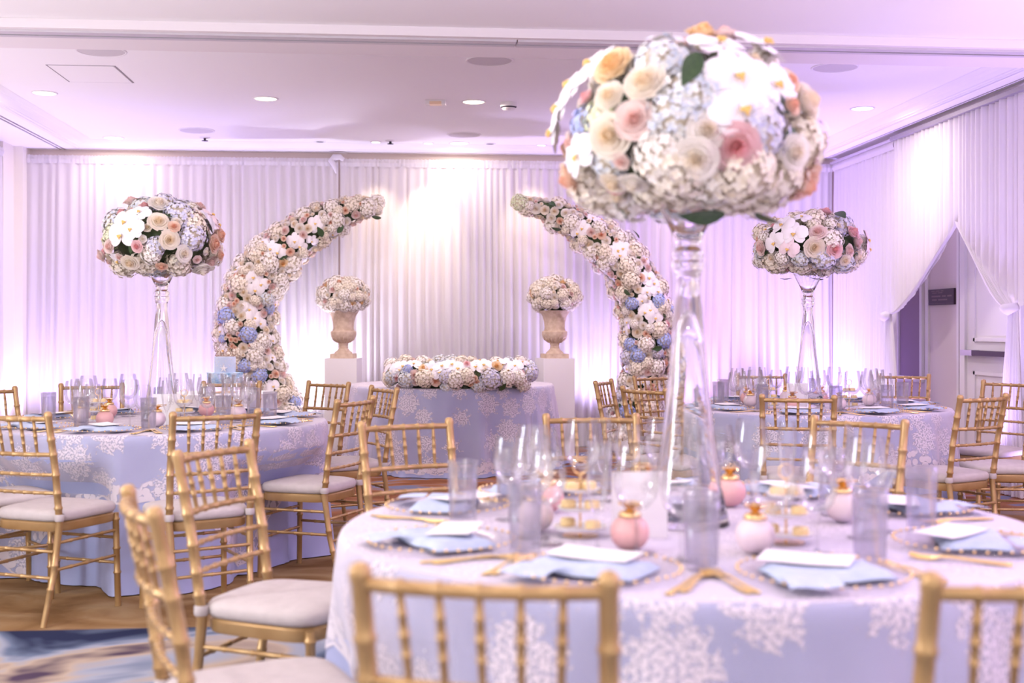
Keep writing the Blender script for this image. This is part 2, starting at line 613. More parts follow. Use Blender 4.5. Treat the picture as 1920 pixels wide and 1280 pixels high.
ceil_ring('trim_1', [(-0.06, Z_CEIL - 0.001), (-0.02, Z_CEIL - 0.008), (0.0, Z_CEIL - 0.012), (0.015, Z_CEIL - 0.012), (0.05, Z_CEIL - 0.024),
                     (0.09, Z_CEIL - 0.045), (0.095, Z_CEIL - 0.052), (0.12, Z_CEIL - 0.052), (0.125, Z_CEIL - 0.06), (0.16, Z_CEIL - 0.06)], M['trim'])
sf = MB()
for x0, x1 in ((XL, -3.60), (-3.572, -3.555), (-3.527, -3.405)):
    sf.box(x0, x1, 7.19, YB, Z_SOFFIT - 0.01, Z_SOFFIT + 0.02)
for x0, x1 in ((4.42, 4.545), (4.567, 4.582), (4.604, XR)):
    sf.box(x0, x1, 7.19, YB, Z_SOFFIT - 0.01, Z_SOFFIT + 0.02)
sf.box(-3.41, 4.43, 12.70, YB, Z_SOFFIT - 0.01, Z_SOFFIT + 0.02)
struct('trim_2', sf, M['ceiling'])
gr = MB()
for x0, x1 in ((-3.60, -3.527), (4.545, 4.604)):
    gr.box(x0, x1, 7.19, YB, Z_SOFFIT + 0.006, Z_SOFFIT + 0.019)
struct('trim_3', gr, mat('vent_slot_grey', (0.22, 0.19, 0.24), 0.8))
# column and header beside the back drape
struct('trim_4', MB().box(XL, -3.99, 12.30, YB, 0, Z_SOFFIT - 0.01).box(-3.99, -3.90, 12.62, YB, 0, Z_SOFFIT - 0.01), M['cream'])
struct('baseboard_right', MB().box(XR - 0.02, XR, YN, YB, 0, 0.14), M['trim'])
struct('baseboard_back', MB().box(XL, XR, YB - 0.17, YB - 0.15, 0, 0.14), M['trim'])

# door in the right wall, behind the parted drape
d = struct('door_1', MB().box(XR - 0.03, XR + 0.005, 9.36, 10.25, 0.01, 2.28), M['door'])
link('door_frame', MB().box(XR - 0.055, XR + 0.005, 10.25, 10.34, 0, 2.36).box(XR - 0.055, XR + 0.005, 9.27, 9.36, 0, 2.36)
     .box(XR - 0.055, XR + 0.005, 9.27, 10.34, 2.28, 2.36).mesh('door_frame', M['door'], False), d)
for z0, z1 in ((0.22, 0.90), (1.16, 2.12)):
    p = MB()
    for a0, a1, c0, c1 in ((9.50, 10.11, z0, z0 + 0.03), (9.50, 10.11, z1 - 0.03, z1), (9.50, 9.53, z0, z1), (10.08, 10.11, z0, z1)):
        p.box(XR - 0.045, XR - 0.028, a0, a1, c0, c1)
    link('door_panel', p.mesh('door_panel', M['door'], False), d)
pb = link('push_bar', MB().box(XR - 0.10, XR - 0.03, 10.02, 10.24, 1.035, 1.085).box(XR - 0.09, XR - 0.03, 9.42, 9.52, 1.035, 1.085)
          .mesh('push_bar', M['steel'], False), d)
pb['label'] = 'steel push bar'
link('bar_pad', MB().box(XR - 0.105, XR - 0.05, 9.45, 10.02, 1.038, 1.082).mesh('bar_pad', M['plaque'], False), pb)
# recessed panel left of the plaque and a pilaster strip
w1 = struct('wall_panel_1', MB().box(XR - 0.012, XR + 0.005, 11.25, 11.75, 0.80, 1.72), M['mauve'])
link('wall_panel_frame', MB().box(XR - 0.03, XR + 0.005, 11.20, 11.25, 0.75, 1.77).box(XR - 0.03, XR + 0.005, 11.75, 11.80, 0.75, 1.77)
     .box(XR - 0.03, XR + 0.005, 11.25, 11.75, 0.75, 0.80).box(XR - 0.03, XR + 0.005, 11.25, 11.75, 1.72, 1.77).mesh('wall_panel_frame', M['door'], False), w1)
struct('trim_5', MB().box(XR - 0.02, XR + 0.005, 11.08, 11.14, 0.14, 2.9).box(XR - 0.02, XR + 0.005, 10.44, 10.48, 0.14, 2.9), M['door'])
sg = MB().box(XR - 0.022, XR - 0.002, 10.53, 11.06, 1.492, 1.64)
lines = MB()
for zz, segs in ((1.622, ((10.74, 10.80), (10.82, 10.90), (10.92, 11.0))), (1.605, ((10.76, 10.86), (10.88, 10.98))),
                 (1.573, ((10.57, 10.66), (10.69, 10.77), (10.80, 10.99))), (1.540, ((10.66, 10.85), (10.88, 10.98))), (1.506, ((10.55, 11.04),))):
    for a0, a1 in segs:
        h = 0.0012 if zz == 1.506 else (0.004 if zz > 1.6 else 0.0065)
        lines.box(XR - 0.0235, XR - 0.021, a0, a1, zz - h, zz + h)
thing('wall_plaque', 'small dark rectangular plaque with faint lines of lettering beside the door', 'sign', Matrix.Identity(4),
      [('plate', sg.mesh('plate', M['plaque'], False)), ('lettering', lines.mesh('lettering', M['plaque_line'], False))])


# ------------------------------------------------------------------ drapes
def pleats(length, seed, wmin=0.035, wmax=0.11):
    r = random.Random(seed)
    xs, ys = [0.0], [0.0]
    up = 1
    while xs[-1] < length:
        xs.append(xs[-1] + r.uniform(wmin, wmax) * 0.5)
        ys.append(up * r.uniform(0.35, 1.0))
        up = -up

    def fn(x):
        x = min(max(x, 0.0), length)
        lo, hi = 0, len(xs) - 1
        while hi - lo > 1:
            k = (lo + hi) // 2
            if xs[k] <= x:
                lo = k
            else:
                hi = k
        t = (x - xs[lo]) / (xs[hi] - xs[lo])
        t = (1 - cos(pi * t)) / 2
        return ys[lo] + (ys[hi] - ys[lo]) * t
    return fn


def straight_drape(label, p0, p1, z1, seed, group, amp=0.030):
    p0, p1 = Vector((*p0, 0)), Vector((*p1, 0))
    L = (p1 - p0).length
    t = (p1 - p0) / L
    n = Vector((t.y, -t.x, 0))
    fn = pleats(L, seed, 0.05, 0.15)
    fr = pleats(L, seed + 50, 0.02, 0.05)
    r = random.Random(seed)
    ph = r.uniform(0, 6)

    def body(u, v):
        x = u * L
        z = z1 - 0.07 - v * (z1 - 0.08)
        a = amp * (0.45 + 0.75 * v ** 0.5)
        xx = x + 0.02 * sin(2.2 * v + 1.7 * x + ph) * v
        q = p0 + t * min(max(xx, 0), L) + n * (a * fn(x + 0.015 * v * sin(3 * x + ph)))
        return (q.x, q.y, z)

    def head(u, v):
        x = u * L
        bulge = sin(pi * min(1, v)) * 0.014 if v < 0.62 else 0.004
        q = p0 + t * x + n * (bulge + 0.012 * fr(x) + 0.006)
        return (q.x, q.y, z1 - v * 0.085 + 0.006 * fr(x + 0.3) * (1 - v))
    nu = int(L / 0.014)
    return thing('drape', label, 'drape', Matrix.Identity(4),
                 [('panel', MB().grid(body, nu, 9).mesh('panel', M['drape'])), ('rod_pocket', MB().grid(head, nu, 5).mesh('rod_pocket', M['drape']))], None, group)


ZD = 3.06
x_seam = -0.72
straight_drape('white sheer pleated drape on the back wall, left of its centre seam', (X_LEFT, Y_DRAPE), (x_seam, Y_DRAPE), ZD, 11, 'white drapes on the back wall')
straight_drape('white sheer pleated drape on the back wall, right of its centre seam', (x_seam + 0.02, Y_DRAPE + 0.005), (X_DRAPE, Y_DRAPE), ZD, 12, 'white drapes on the back wall')
straight_drape('straight lavender-lit white drape in the right corner, before the parted drapes', (X_DRAPE, Y_DRAPE - 0.06), (X_DRAPE, 11.06), ZD, 13, 'white drapes on the right wall')
straight_drape('narrow lavender-lit white drape on the left wall beside the cream column', (XL + 0.05, 11.6), (XL + 0.05, 12.28), ZD, 14, None)
sc = MB().tube([(-0.66, Y_DRAPE - 0.045, 3.04), (-0.70, Y_DRAPE - 0.05, 3.07), (-0.76, Y_DRAPE - 0.05, 3.065), (-0.79, Y_DRAPE - 0.045, 3.03), (-0.76, Y_DRAPE - 0.05, 2.98), (-0.74, Y_DRAPE - 0.045, 2.9)],
               [0.02, 0.03, 0.035, 0.035, 0.025, 0.008], 8)
thing('drape_knot', 'small bunched knot of white fabric at the back drape seam', 'fabric knot', Matrix.Identity(4), None, sc.mesh('drape_knot', M['drape']))


def swag(label, y_out, y_in, z_tie, apex, bulge, seed):
    """drape half drawn aside: y_out outer edge (tied), y_in inner edge at the top"""
    X = X_DRAPE
    sgn = 1 if y_in > y_out else -1
    L = abs(y_in - y_out)
    fn = pleats(L, seed, 0.05, 0.12)

    def upper(u, v):
        # u 0 outer .. 1 inner, v 0 top .. 1 tie; each thread hangs straight, then sweeps over to the tie
        zfree = z_tie + 0.02 + (apex - z_tie) * u ** 1.3
        ztop = ZD - 0.005
        if v < 0.35:
            k = v / 0.35
            z = ztop + (zfree - ztop) * k
            w = 1.0
        else:
            k = (v - 0.35) / 0.65
            z = zfree + (z_tie - zfree) * k ** 0.95 - bulge * u ** 2 * sin(pi * k ** 2.2)
            w = 0.05 + 0.95 * (1 - k ** 1.05)
        y = y_out + (y_in - y_out) * u * w
        a = 0.030 * (0.35 + 0.65 * w)
        return (X - a * fn(u * L) - 0.05 * (1 - w) - 0.05 * (1 - w) * u, y, z)

    def tail(u, v):
        wd = 0.10 + 0.30 * v ** 0.8
        y = y_out + sgn * (u - 0.30) * wd
        return (X - 0.07 - 0.028 * fn(u * L) * (0.5 + 0.8 * v), y, z_tie + 0.01 - v * (z_tie))
    tie = MB().tube([(X - 0.11, y_out + sgn * 0.10, z_tie), (X - 0.12, y_out + sgn * 0.02, z_tie - 0.015), (X - 0.07, y_out - sgn * 0.04, z_tie + 0.01)], [0.03, 0.045, 0.03], 8)
    return thing('tied_drape', label, 'drape', Matrix.Identity(4),
                 [('panel', MB().grid(upper, 110, 26).mesh('panel', M['drape'])), ('tail', MB().grid(tail, 90, 10).mesh('tail', M['drape'])),
                  ('tie_knot', tie.mesh('tie_knot', M['drape']))], None, 'white drapes on the right wall')


swag('white drape drawn aside and knotted, half nearer the back corner, by the door', 11.05, 9.735, 1.40, 2.16, 0.09, 21)
swag('white drape drawn aside from the door, half nearer the camera', 8.66, 9.785, 1.43, 2.16, 0.09, 22)
rd = MB().box(X_DRAPE - 0.05, X_DRAPE + 0.02, 8.3, 11.06, ZD - 0.005, ZD + 0.028)
thing('drape_rod', 'grey rod over the parted white drapes on the right wall', 'rod', Matrix.Identity(4), None, rd.mesh('drape_rod', M['rod'], False))
rd = MB().box(X_DRAPE - 0.035, X_DRAPE + 0.01, 11.06, 12.72, ZD - 0.002, ZD + 0.018)
thing('drape_rod', 'pale thin rod over the straight drape in the right corner', 'rod', Matrix.Identity(4), None, rd.mesh('drape_rod', M['track'], False))

# ------------------------------------------------------------------ ceiling fittings
dl_trim = MB().lathe([(0.108, 0.0), (0.106, -0.006), (0.092, -0.008), (0.088, 0.0)], 28).mesh('trim_ring', M['trim'])
dl_glow = MB().lathe([(0.0001, -0.003), (0.088, -0.003), (0.089, 0.0)], 28).mesh('diffuser', M['lamp'])
DL = (('recessed round ceiling lamp near the left cornice, beside the access panel', 83, 174), ('recessed round ceiling lamp between access panel and emergency light', 498, 184.5),
      ('recessed round ceiling lamp between emergency light and smoke detector', 888, 190.5), ('recessed round ceiling lamp behind the big foreground bouquet', 1290, 197),
      ('recessed round ceiling lamp near the right cornice', 1617, 203), ('recessed round ceiling lamp by the back wall, behind the speaker', 861, 268),
      ('recessed round ceiling lamp by the back wall, near the left cornice corner', 213, 258))
for lb, px, py in DL:
    p = on_plane(px, py, Z_CEIL)
    thing('ceiling_downlight', lb, 'ceiling light', TR(p.x, p.y, Z_CEIL), [('trim_ring', dl_trim), ('diffuser', dl_glow)], None, 'round ceiling lamps')
sp_ring = MB().lathe([(0.172, 0.0), (0.170, -0.006), (0.160, -0.008), (0.158, -0.004)], 32).mesh('rim_ring', M['trim'])
sp_gr = MB().lathe([(0.0001, -0.006), (0.10, -0.006), (0.159, -0.004)], 32).mesh('grille', M['speaker'])
for lb, px, py in (('round grey ceiling speaker above the left arch, near a sprinkler', 369, 244), ('round grey ceiling speaker above the sweetheart table', 870, 252),
                   ('round ceiling speaker half hidden by the beam, above the access panel', 190, 95), ('round ceiling speaker half hidden by the beam, near the track seam', 918, 113),
                   ('round ceiling speaker half hidden by the beam, right of big bouquet', 1565, 126)):
    p = on_plane(px, py, Z_CEIL)
    thing('ceiling_speaker', lb, 'speaker', TR(p.x, p.y, Z_CEIL), [('rim_ring', sp_ring), ('grille', sp_gr)], None, 'round ceiling speakers')
sk_c = MB().lathe([(0.055, 0), (0.05, -0.008), (0.03, -0.012), (0.012, -0.013)], 16).mesh('collar', M['plastic'])
sk_h = MB().lathe([(0.012, -0.012), (0.012, -0.03), (0.03, -0.034), (0.034, -0.038), (0.0001, -0.04)], 12).mesh('sprinkler_head', M['dark'])
for lb, px, py in (('dark sprinkler head hanging left, above the left arch', 384, 257), ('dark sprinkler head left of the bright drape lamps', 732, 263)):
    p = on_plane(px, py, Z_CEIL)
    thing('fire_sprinkler', lb, 'sprinkler', TR(p.x, p.y, Z_CEIL), [('collar', sk_c), ('sprinkler_head', sk_h)], None, 'ceiling sprinklers')
g_ring = MB().lathe([(0.062, 0), (0.06, -0.007), (0.045, -0.008), (0.043, 0.0)], 20).mesh('trim_ring', M['trim'])
g_on = MB().lathe([(0.0001, -0.005), (0.043, -0.004)], 16).mesh('lens', M['lamp'])
g_off = MB().lathe([(0.0001, -0.005), (0.043, -0.004)], 16).mesh('lens', M['dark'])
for lb, px, py, on in (('small glowing accent lamp aimed at the drape, left of a sprinkler', 705, 266, 1), ('small glowing accent lamp beside the back round lamp', 803, 268, 1),
                       ('small glowing accent lamp by the big bouquet edge', 1015, 272, 1), ('small dark unlit accent lamp above the left arch', 600, 265, 0),
                       ('small dark unlit accent lamp right of back round lamp', 919, 269, 0)):
    p = on_plane(px, py, Z_CEIL)
    thing('accent_lamp', lb, 'ceiling light', TR(p.x, p.y, Z_CEIL), [('trim_ring', g_ring), ('lens', g_on if on else g_off)], None, 'small accent lamps by the back wall')
p = on_plane(954, 193, Z_CEIL)
thing('smoke_detector', 'white domed smoke detector on the ceiling', 'smoke detector', TR(p.x, p.y, Z_CEIL),
      [('base', MB().lathe([(0.075, 0), (0.075, -0.02), (0.07, -0.035)], 24).mesh('base', M['plastic'])),
       ('sensor_slot', MB().lathe([(0.068, -0.033), (0.055, -0.046)], 24).mesh('sensor_slot', M['dark'])),
       ('cap', MB().lathe([(0.06, -0.045), (0.05, -0.058), (0.0001, -0.062)], 24).mesh('cap', M['plastic']))])
p = on_plane(817, 189, Z_CEIL)
thing('emergency_light', 'small rectangular emergency light with a warm amber window', 'emergency light', TR(p.x, p.y, Z_CEIL, -PSI),
      [('housing', MB().box(-0.085, 0.085, -0.05, 0.05, -0.035, 0).mesh('housing', M['plastic'], False)),
       ('window_lens', MB().box(-0.05, 0.05, -0.053, 0.03, -0.037, -0.012).mesh('window_lens', mat('amber_lens', (0.85, 0.62, 0.42), 0.4), False))])
a, c, dd = on_plane(85, 121, Z_CEIL), on_plane(213, 123, Z_CEIL), on_plane(247, 155, Z_CEIL)
ap = MB()
for (x0, x1, y0, y1) in ((a.x, c.x, a.y, a.y + 0.008), (c.x, c.x + 0.012, a.y, dd.y), (a.x, a.x + 0.008, a.y, dd.y), (a.x, c.x, dd.y, dd.y + 0.004)):
    ap.box(x0, x1, y0, y1, Z_CEIL - 0.002, Z_CEIL)
thing('access_panel', 'square flush access panel in the ceiling near left lamp', 'access panel', Matrix.Identity(4),
      [('panel', MB().box(a.x + 0.012, c.x - 0.004, a.y + 0.012, dd.y - 0.004, Z_CEIL - 0.003, Z_CEIL).mesh('panel', M['ceiling'], False)),
       ('joint', ap.mesh('joint', mat('joint_grey', (0.30, 0.27, 0.29), 0.9), False))])


# ------------------------------------------------------------------ gold chiavari chair
def bamboo(p0, p1, r, rings, sag=None, flare=1.0):
    """turned bamboo stick from p0 to p1 with swollen rings at fractions"""
    p0, p1 = Vector(p0), Vector(p1)
    stops = [0.0]
    for t in rings:
        stops += [t - 0.018, t - 0.008, t, t + 0.008, t + 0.018]
    stops += [0.5] if not rings else []
    stops.append(1.0)
    stops = sorted(set(min(max(s, 0), 1) for s in stops))
    pts, rad = [], []
    for s in stops:
        q = p0.lerp(p1, s)
        if sag:
            q = q + Vector(sag) * (1 - (2 * s - 1) ** 2)
        pts.append(q)
        k = 1.0
        for t in rings:
            if abs(s - t) < 0.004:
                k = 1.28
            elif abs(s - t) < 0.012:
                k = 1.22
        rad.append(r * k * (1 + (flare - 1) * abs(2 * s - 1)))
    return pts, rad


def stick(name, p0, p1, r, rings, sag=None, seg=8, mats=None, flare=1.0):
    pts, rad = bamboo(p0, p1, r, rings, sag, flare)
    return MB().tube(pts, rad, seg).mesh(name, mats or M['gold'], True, 50)


def chair_parts():
    P = []
    seat_z = 0.435
    bx, by, tx, ty = 0.180, -0.185, 0.1885, -0.268

    def post(s):
        mb = MB()
        path = [((s * 0.168, -0.245, 0.0), 0.0135), ((s * 0.172, -0.222, 0.16), 0.015)]
        pts, rad = [], []
        key = [Vector((s * 0.160, -0.262, 0.0)), Vector((s * 0.172, -0.212, 0.22)), Vector((s * bx, by, seat_z)), Vector((s * 0.185, -0.215, 0.66)), Vector((s * tx, ty, 0.92))]
        hs = [0.0]
        ringz = [0.155, 0.255, 0.50, 0.565, 0.645, 0.734, 0.80]
        zs = sorted(set([0, 0.08, 0.22, 0.33, 0.435, 0.47, 0.6, 0.7, 0.77, 0.84, 0.885, 0.90, 0.905, 0.915, 0.92] + [z + d for z in ringz for d in (-0.008, -0.004, 0, 0.004, 0.008)]))
        for z in zs:
            for a, b in zip(key, key[1:]):
                if a.z <= z <= b.z:
                    q = a.lerp(b, (z - a.z) / (b.z - a.z))
                    break
            r = 0.0125 + 0.003 * min(1, z / 0.4)
            for rz in ringz:
                dz = abs(z - rz)
                r *= 1.18 if dz < 0.0045 else 1.0
            if z >= 0.915:
                r = 0.0155 if z < 0.92 else 0.009
            elif z >= 0.90:
                r = 0.0178
            pts.append(q)
            rad.append(r)
        return mb.tube(pts, rad, 10).mesh('back_post', M['gold'], True, 50)

    P.append(('back_post', post(-1)))
    P.append(('back_post', post(1)))
    for s in (-1, 1):
        P.append(('front_leg', stick('front_leg', (s * 0.192, 0.185, 0.0), (s * 0.186, 0.175, 0.43), 0.0145, (0.36, 0.62, 0.93))))
    P.append(('top_rail', stick('top_rail', (-0.185, -0.262, 0.888), (0.185, -0.262, 0.888), 0.0115, (0.167, 0.333, 0.5, 0.667, 0.833), (0, -0.028, 0), 10)))
    P.append(('back_rail', stick('back_rail', (-0.184, -0.232, 0.734), (0.184, -0.232, 0.734), 0.0095, (0.167, 0.333, 0.5, 0.667, 0.833), (0, -0.028, 0))))
    P.append(('back_rail', stick('back_rail', (-0.182, -0.213, 0.645), (0.182, -0.213, 0.645), 0.0078, (0.1, 0.25, 0.4, 0.55, 0.7, 0.85), (0, -0.02, 0))))
    P.append(('back_rail', stick('back_rail', (-0.180, -0.201, 0.565), (0.180, -0.201, 0.565), 0.0078, (0.1, 0.25, 0.4, 0.55, 0.7, 0.85), (0, -0.016, 0))))
    for k in range(5):
        t = (k + 1) / 6
        x = -0.185 + 0.37 * t
        bow = -0.028 * (1 - (2 * t - 1) ** 2)
        P.append(('spindle', stick('spindle', (x * 0.94, -0.232 + bow, 0.737), (x, -0.262 + bow, 0.885), 0.0078, (0.3, 0.52, 0.74), None, 8, None, 0.75)))
    # seat frame: rounded trapezoid ring
    def outline(k, grow, n=32):
        a = 2 * pi * k / n
        ca, sa = cos(a), sin(a)
        e = 0.42
        x = math.copysign(abs(ca) ** e, ca)
        y = math.copysign(abs(sa) ** e, sa)
        wd = 0.185 + 0.013 * y
        return x * (wd + grow), y * (0.185 + grow)
    n = 32
    mb = MB()
    vs, fs = [], []
    for gx, z in ((0.008, 0.395), (0.012, 0.405), (0.012, 0.43), (0.006, 0.437), (-0.03, 0.437), (-0.03, 0.395), (0.008, 0.395)):
        for k in range(n):
            x, y = outline(k, gx)
            vs.append((x, y, z))
    for j in range(6):
        for k in range(n):
            a, b = j * n + k, j * n + (k + 1) % n
            fs.append((a, b, b + n, a + n))
    P.append(('seat_frame', mb.add(vs, fs).mesh('seat_frame', M['gold'], True, 40)))
    for z, ends in ((0.20, 1), (0.315, 1)):
        P.append(('stretcher', stick('stretcher', (-0.185, 0.18, z), (0.185, 0.18, z), 0.0075, (0.25, 0.5, 0.75))))
        P.append(('stretcher', stick('stretcher', (-0.172, -0.212, z), (0.172, -0.212, z), 0.0075, (0.25, 0.5, 0.75))))
        for s in (-1, 1):
            P.append(('stretcher', stick('stretcher', (s * 0.188, 0.18, z + 0.035), (s * 0.174, -0.208, z + 0.035), 0.0075, (0.25, 0.5, 0.75))))
    mb = MB()
    vs, fs = [], []
    prof = ((0.0, 0.437), (0.012, 0.440), (0.018, 0.452), (0.018, 0.468), (0.010, 0.480), (-0.02, 0.488), (-0.08, 0.493), (-0.14, 0.495))
    for gx, z in prof:
        for k in range(n):
            x, y = outline(k, gx)
            # soften the cushion corners
            vs.append((x, y, z))
    for j in range(len(prof) - 1):
        for k in range(n):
            a, b = j * n + k, j * n + (k + 1) % n
            fs.append((a, b, b + n, a + n))
    fs.append(tuple((len(prof) - 1) * n + k for k in range(n)))
    cu = mb.add(vs, fs).mesh('seat_cushion', M['cushion'], True, 60)
    ties = []
    for s in (-1, 1):
        t = MB().lathe([(0.0185, 0), (0.021, 0.004), (0.021, 0.026), (0.0185, 0.03)], 12, 0, (s * 0.181, -0.187, 0.443))
        ties.append(('cushion_tie', t.mesh('cushion_tie', M['cushion'], True, 60)))
    P.append(('seat_cushion', cu, None, ties))
    return P


CHAIR = chair_parts()
SEATS = []


def chair(label, lat, dep, fx, fy, group):
    """lat, dep: middle of the chair's top rail as seen from the camera; (fx, fy) the way the sitter would look"""
    n = sqrt(fx * fx + fy * fy)
    fx, fy = fx / n, fy / n
    o = W(lat + 0.275 * fx, dep + 0.275 * fy)
    f = W(fx, fy)
    SEATS.append((o.copy(), f.copy()))
    thing('chiavari_chair', label, 'chair', TR(o.x, o.y, 0, atan2(-f.x, f.y)), CHAIR, None, group)


GA, GB, GC = 'gold chairs around the front table', 'gold chairs around the left rear table', 'gold chairs around the right rear table'
chair('gold chair with its back to the camera, nearest at the front table', -0.046, 1.775, 0.17, 0.985, GA)
chair('gold chair cut by the right frame edge, near side of front table', 0.80, 1.765, -0.14, 0.99, GA)
chair('gold chair seen edge-on, nearest the carpet at left of front table', -0.80, 2.55, 0.90, 0.43, GA)
chair('gold chair turned right with full white cushion, left of front table', -0.92, 3.68, 0.94, -0.35, GA)
chair('gold chair at far left of front table, before the sweetheart tablecloth', -0.417, 4.68, 0.51, -0.86, GA)
chair('gold chair at far side of front table, behind its wine glasses', 0.33, 5.02, 0.05, -1.0, GA)
chair('gold chair at far right of front table, overlapping right rear table', 1.39, 4.80, -0.62, -0.78, GA)
chair('gold chair with its back to the camera, left rear table, by left frame edge', -2.15, 5.15, 0.35, 0.94, GB)
chair('gold chair mostly cut by left frame edge, near side of left rear table', -2.66, 5.62, 0.75, 0.66, GB)
chair('gold chair cut by left frame edge, facing right at left rear table', -3.15, 7.20, 0.87, -0.49, GB)
chair('gold chair with its back to the camera, left rear table, behind tilted near chair', -1.276, 5.19, -0.54, 0.84, GB)
chair('gold chair with a tall slanted back at right side of left rear table', -0.795, 6.17, -0.93, 0.36, GB)
chair('gold chair seen edge-on before the left end of the sweetheart table', -0.777, 7.37, -0.86, -0.50, GB)
chair('gold chair before the left white pedestal, facing left rear table', -1.227, 8.07, -0.6, -0.8, GB)
chair('gold chair behind the glasses of left rear table, in front of cake', -1.89, 8.1, 0.0, -1.0, GB)
chair('gold chair behind the glasses at far left of left rear table', -2.73, 7.80, 0.30, -0.95, GB)
chair('gold chair turned away at right front of right rear table', 2.55, 6.47, -0.52, 0.855, GC)
chair('gold chair with its back to the camera at front of right rear table', 1.53, 6.42, 0.22, 0.975, GC)
chair('gold chair whose back is cut off by the right frame edge', 3.15, 7.04, -0.995, 0.10, GC)
chair('gold chair by the door drape at right of right rear table', 3.38, 8.15, -0.8, -0.6, GC)
chair('gold chair behind the glasses at far side of right rear table', 1.96, 9.45, 0.0, -1.0, GC)
chair('gold chair far right of right rear table, before the door', 3.07, 9.4, -0.45, -0.9, GC)
chair('gold chair seen edge-on between sweetheart table and right arch', 0.623, 8.3, 0.93, -0.36, GC)
chair('gold chair at left of right rear table, before right arch, nearer one', 0.79, 7.27, 0.80, 0.60, GC)
chair('gold chair before the foot of right arch, farther one', 1.06, 9.1, 0.6, -0.8, GC)


# ------------------------------------------------------------------ tables and cloths
def fold_fn(seed):
    r = random.Random(seed)
    w = [(n, r.uniform(0, 6.28), a) for n, a in ((7, 0.35), (13, 0.55), (19, 0.7), (27, 0.4), (41, 0.2))]
    return lambda a: sum(k * sin(n * a + p) for n, p, k in w) / 1.4


def put_pat(me, pat):
    at = me.attributes.new('pat', 'FLOAT_VECTOR', 'POINT')
    at.data.foreach_set('vector', [c for p in pat for c in p])


def table(lat, dep, r, zt, seed, name, alpha, floor_lace=False):
    c = W(lat, dep)
    fn = fold_fn(seed)
    mtx = TR(c.x, c.y, 0)
    zt0 = zt - 0.012
    near = [(o + f * 0.215 - c) for o, f in SEATS if (o + f * 0.215 - c).length < 1.12]
    near = [(atan2(q.y, q.x), q.length) for q in near]

    def skirt(a, drop, off):
        rr, z = skirt0(a, drop, off)
        # the chair seats press the hanging cloth inwards
        kz = min(1.0, max(0.0, (drop - 0.12) / 0.16))
        if kz > 0:
            for qa, ql in near:
                da = abs((a - qa + pi) % (2 * pi) - pi) * ql
                if da < 0.42:
                    kx = min(1.0, max(0.0, (0.42 - da) / 0.18))
                    k = kz * kx * kx * (3 - 2 * kx)
                    rmax = ql - 0.035 + off
                    if rr > rmax:
                        rr += (rmax - rr) * k
        return rr, z

    def skirt0(a, drop, off):
        t = min(1.0, drop / zt)
        rr = r + off
        if drop < 0.03:
            k = drop / 0.03
            return rr - 0.014 * (1 - sin(k * pi / 2)), zt0 + off - drop * (0.4 + 0.6 * k)
        rr += 0.085 * t ** 1.2 + 0.045 * t ** 0.75 * fn(a) * min(1, (drop - 0.03) * 9)
        return rr, zt0 + off - drop
    N = 288
    drops = [0, 0.008, 0.018, 0.03, 0.05, 0.08, 0.12, 0.17, 0.23, 0.30, 0.38, 0.46, 0.54, 0.62, 0.69, zt0 - 0.006]
    mb = MB()
    vs, fs = [(0, 0, zt0)], []
    for k, d in enumerate(drops):
        for i in range(N):
            a = 2 * pi * i / N
            rr, z = skirt(a, d, 0.0)
            if k == len(drops) - 1:
                rr += 0.02 * abs(fn(a * 1.7))
            vs.append((rr * cos(a), rr * sin(a), z))
    for i in range(N):
        fs.append((0, 1 + i, 1 + (i + 1) % N))
    for k in range(len(drops) - 1):
        for i in range(N):
            a, b2 = 1 + k * N + i, 1 + k * N + (i + 1) % N
            fs.append((a, a + N, b2 + N, b2))
    cl = thing('tablecloth', 'long pale blue satin tablecloth reaching the floor under lace on ' + name, 'tablecloth', mtx, None, mb.add(vs, fs).mesh('tablecloth', M['satin']), 'blue satin tablecloths')
    # lace overlay
    vs, fs, pat = [], [], []
    rings = [0.001, 0.2, 0.4, 0.6, 0.75, 0.85, r - 0.014 - 0.003]
    for q in rings:
        for i in range(N):
            a = 2 * pi * i / N
            x, y = q * cos(a), q * sin(a)
            vs.append((x, y, zt0 + 0.003))
            pat.append((x, y, 1.0))
    nr = len(rings)
    rows = 16
    for j in range(rows + 1):
        s = (j / rows) ** 1.25
        for i in range(N):
            a = 2 * pi * i / N
            if floor_lace:
                hem = zt0 - 0.02 - 0.015 * abs(sin(a * 20))
            else:
                g = a - alpha
                hem = 1.235 / max(abs(cos(g)), abs(sin(g))) ** 0.93 - r
                hem = min(hem, zt0 - 0.02) - 0.025 + 0.03 * abs(sin(a * 11))
            d = s * hem
            rr, z = skirt(a, d, 0.003)
            vs.append((rr * cos(a), rr * sin(a), z))
            pat.append((a * r, z + 3.0, hem - d))
    for j in range(nr + rows):
        if j == nr - 1:
            pass
        for i in range(N):
            a, b2 = j * N + i, j * N + (i + 1) % N
            fs.append((a, a + N, b2 + N, b2))
    # the pattern restarts at a = 0: turn the seam to the far side
    me = MB().add(vs, fs).mesh('lace_overlay', M['lace'])
    put_pat(me, pat)
    thing('lace_overlay', 'white floral lace overlay spread over the blue cloth of ' + name, 'table overlay', mtx @ Matrix.Rotation(0, 4, 'Z'), None, me, 'white lace overlays')
    return c


ZT = 0.765
cA = table(0.465, 3.17, 0.914, ZT, 1, 'the front table', radians(-88))
cB = table(-1.956, 6.70, 0.914, ZT, 2, 'the left rear table', radians(-92))
cC = table(1.963, 7.96, 0.914, ZT, 3, 'the right rear table', radians(-70))
cS = table(-0.56, 11.2, 0.95, ZT, 4, 'the sweetheart table', 0, True)

